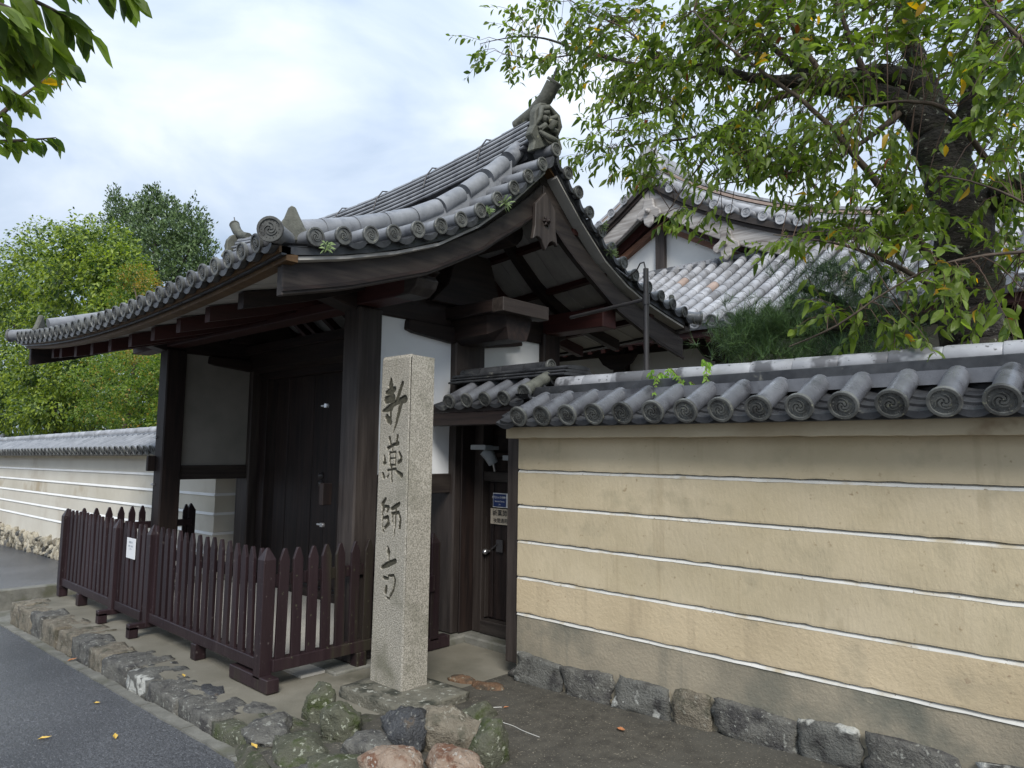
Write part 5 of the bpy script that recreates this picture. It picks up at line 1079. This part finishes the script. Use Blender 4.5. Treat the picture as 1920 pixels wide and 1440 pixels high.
for q in ([(110, 900, 8.5, .22), (110, 790, 8.5, .18), (105, 720, 8.5, .15), (95, 660, 8.5, .12), (100, 600, 8.5, .09), (115, 540, 8.5, .06), (120, 480, 8.5, .03)], [(95, 680, 8.5, .10), (140, 650, 8.4, .09), (175, 620, 8.3, .07), (210, 570, 8.3, .04)], [(95, 670, 8.5, .09), (50, 640, 8.5, .07), (20, 600, 8.5, .05)], [(105, 740, 8.5, .08), (50, 720, 8.4, .06), (0, 700, 8.4, .05)], [(110, 600, 8.5, .06), (80, 550, 8.5, .04), (70, 500, 8.5, .02)], [(165, 628, 8.35, .05), (165, 570, 8.3, .03), (180, 520, 8.3, .02)]):
    limb(q, bt, 'trunk' if q[0][1] == 900 else 'branch', BARKB if q[0][1] != 900 else BARK, 8)
# conifer
cf = thing('conifer_tree', 'dark green conifer standing tallest behind the bright broad tree', 'tree', tuple(at(290, 900, 15)))
b2 = [clump(285, 380, 15, 18, 26, .5), clump(255, 400, 15, 32, 24, .7), clump(215, 385, 15, 12, 28, .3), clump(240, 430, 15, 40, 34), clump(290, 420, 15, 45, 38), clump(335, 440, 15, 40, 34), clump(360, 425, 15, 28, 40, .6), clump(378, 470, 15, 22, 40, .6), clump(300, 470, 15, 60, 35, 1.3), clump(340, 500, 15, 50, 34), clump(270, 490, 15, 50, 36, 1), clump(320, 540, 15, 50, 30), clump(225, 480, 15, 30, 30, .7), clump(318, 392, 15, 14, 22, .3), clump(395, 560, 15.5, 40, 60, 1.2)]
crown('foliage', cf, b2, CN, (.60, .40), 3600, .17, 23, LT2, droop=-.75, amp=.75, gap=.12)
limb([(300, 900, 15, .3), (298, 650, 15, .25), (292, 500, 15, .15), (286, 370, 15, .04)], cf, 'trunk', BARK, 8)
for q in ([(296, 560, 15, .10), (340, 500, 15, .07), (368, 440, 15, .03)], [(296, 540, 15, .10), (250, 480, 15, .06), (217, 370, 15, .02)]): limb(q, cf, 'branch', BARK, 6)
# maple
mt_ = thing('maple_tree', 'fine-leaved maple with hints of orange right behind the cream wall', 'tree', tuple(at(240, 900, 6.2)))
b3 = [clump(250, 520, 7.0, 30, 22, .5), clump(235, 560, 7.0, 30, 25, .5), clump(255, 690, 6.2, 60, 28), clump(200, 720, 6.2, 60, 28), clump(280, 740, 6.2, 60, 28), clump(200, 770, 6.2, 55, 26), clump(265, 785, 6.2, 60, 26), clump(320, 700, 6.3, 50, 35), clump(325, 780, 6.3, 40, 40), clump(200, 670, 6.6, 35, 25, .7)]
crown('leaves', mt_, b3, MP, (.60, .34, .06), 3200, .075, 31, LT2, up=1.4, droop=.1)
crown('orange_leaves', mt_, [clump(255, 515, 7.0, 26, 18, .6), clump(270, 665, 6.2, 40, 14, .5), clump(280, 540, 7, 22, 22, .5)], [MP[2], MP[0]], (.65, .35), 900, .075, 33, LT2, up=1.4, droop=.1)
for q in ([(240, 900, 6.4, .10), (236, 800, 6.4, .08), (240, 740, 6.4, .06), (255, 680, 6.4, .04), (262, 600, 6.7, .025), (250, 530, 7.0, .015)], [(238, 780, 6.4, .05), (280, 730, 6.3, .03), (310, 700, 6.3, .02)]): limb(q, mt_, 'trunk' if q[0][1] == 900 else 'branch', BARKB, 7)
# background greenery that closes the gaps behind the left wall and behind the gate
bgw = thing('background_shrubbery', 'dark shrubs filling the gaps low behind the cream wall', 'shrubs', tuple(at(150, 840, 13)))
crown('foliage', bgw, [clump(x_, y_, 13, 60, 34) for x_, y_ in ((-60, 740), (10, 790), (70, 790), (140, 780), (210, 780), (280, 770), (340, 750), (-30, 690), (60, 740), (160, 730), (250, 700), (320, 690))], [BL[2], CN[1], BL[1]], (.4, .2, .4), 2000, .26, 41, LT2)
bgw['kind'] = 'stuff'

# ------------------------------------------------------------ small growths
def sprig(name, label, base, paths, size, mats=VINE, n=6, cat='plant', droop=.8):
    t = thing(name, label, cat, base); b = MB(); Ms = []
    for pth in paths:
        W_ = [Vector(base) + Vector(q) for q in pth]; W_ = [Vector(q) for q in smooth_path([tuple(q) for q in W_], 4)]; b.tube(W_, .0018, 4, caps=False)
        for i, q in enumerate(W_[1:]):
            for s_ in (-1, 1): Ms.append(leafM(q, Vector((s_ * .6, -.3, -droop)) + rand_dir() * .35, size * rng.uniform(.6, 1.2), Vector((0, -1, .3)) + rand_dir() * .4))
    b.build('stem', TWIG, t)
    lm = MB(); lm.add(LT, LF); me = lm.mesh('vine_leaf', mats)
    for M in Ms: put(me, 'leaf', t, M)
sprig('vine_sprig', 'larger lime green vine sprig trailing over the wall ridge tiles', (-2.22, 3.74, 1.96), [[(0, 0, 0), (.05, -.05, .05), (.12, -.08, .0), (.16, -.10, -.06)], [(0, 0, 0), (-.02, -.04, .03), (-.01, -.10, -.05), (.0, -.14, -.10)], [(.0, 0, 0), (-.09, -.02, .02), (-.06, -.05, .05)], [(.05, -.05, .03), (.2, -.07, -.04), (.24, -.08, -.08)]], .036)
sprig('vine_sprig', 'narrow lime green vine sprig hanging over the ridge right of the larger one', (-1.94, 3.74, 2.0), [[(0, 0, 0), (.01, -.04, .03), (.02, -.07, -.04), (.03, -.09, -.10)], [(0, 0, 0), (-.02, -.03, .05)]], .036)
GRS = mat('grass_tuft_green', (.16, .24, .09), (.24, .32, .13), rough=.6)
for i, (p, lab, s_) in enumerate(((atx(945, 380, -3.46), 'grass tuft growing from the verge tiles near the gable peak', .075), (atx(915, 395, -3.46), 'small grass tuft one tile below the upper tuft on the verge', .05), (atx(1128, 425, -3.46), 'grass tuft on the rear slope verge tiles', .07), (atx(1145, 472, -3.46), 'yellowish grass clump hanging on the rear verge tiles', .08), (at(612, 462, 1.84), 'tiny weed under the first eave tiles by the corner', .04))):
    b = MB()
    for k in range(26):
        d = (rand_dir() + Vector((.5, 0, -.15))).normalized() * s_; q = Vector(p) + rand_dir() * .012; sd_ = d.cross(Vector((0, 0, 1))).normalized() * .0022; b.add([q - sd_, q + sd_, q + d * .6 + Vector((0, 0, .01)), q + d], [(0, 1, 2), (0, 2, 3)])
    b.build('grass_tuft', GRS, label=lab, cat='grass tuft')
# fallen leaves
for (x, y, z, m_, s_, lab) in ((-4.65, 1.21, None, YEL, .07, 'fallen yellow leaf on the asphalt at the lower left edge'), (-4.33, 1.50, None, YEL, .065, 'fallen yellow leaf on the asphalt nearest the kerb bottom'), (-5.1, 1.62, None, YEL, .055, 'fallen yellow leaf on the asphalt close to the kerb, upper one'), (-6.30, 1.80, 0, RUST, .07, 'curled brown leaf lying on the kerb strip'),
                               (-3.45, 1.86, .012, YEL, .06, 'bright yellow leaf on the stones at the bottom by the rocks'), (-4.85, 2.08, .008, YEL, .05, 'small yellow leaf on the platform edge stones'), (-2.27, 3.28, None, RUST, .075, 'orange fallen leaf lying on the dark paving by the wall'), (-2.95, 3.12, None, RUST, .035, 'tiny red leaf at the end of the pale mark on the paving')):
    if z is None: z = roadz(x) + .006 if y < 1.8 else .033 * (x + 3.4) + .008
    elif z == 0: z = roadz(x) + .02
    b = MB(); tv = LT * s_; tv[:, 2] = np.abs(tv[:, 2]) * 1.5 + .25 * s_ * (LT[:, 0]) ** 2 * 4; a = random.uniform(0, 6); R_ = Matrix.Rotation(a, 3, 'Z'); b.add([R_ @ Vector(q) + Vector((x, y, z)) for q in tv], LF); b.build('fallen_leaf', m_, label=lab, cat='leaf')
b = MB(); pts = [(-2.97, 3.13, .02), (-3.02, 3.06, .02), (-2.98, 2.98, .022), (-2.85, 2.95, .024), (-2.72, 2.95, .028), (-2.62, 2.93, .032), (-2.5, 2.92, .036)]
b.tube([(x, y, .033 * (x + 3.4) + .0045) for x, y, z in [tuple(q) for q in smooth_path(pts, 5)]], .0022, 4); b.build('loose_wire', LINE, label='thin pale curved wire lying on the dark paving', cat='wire')
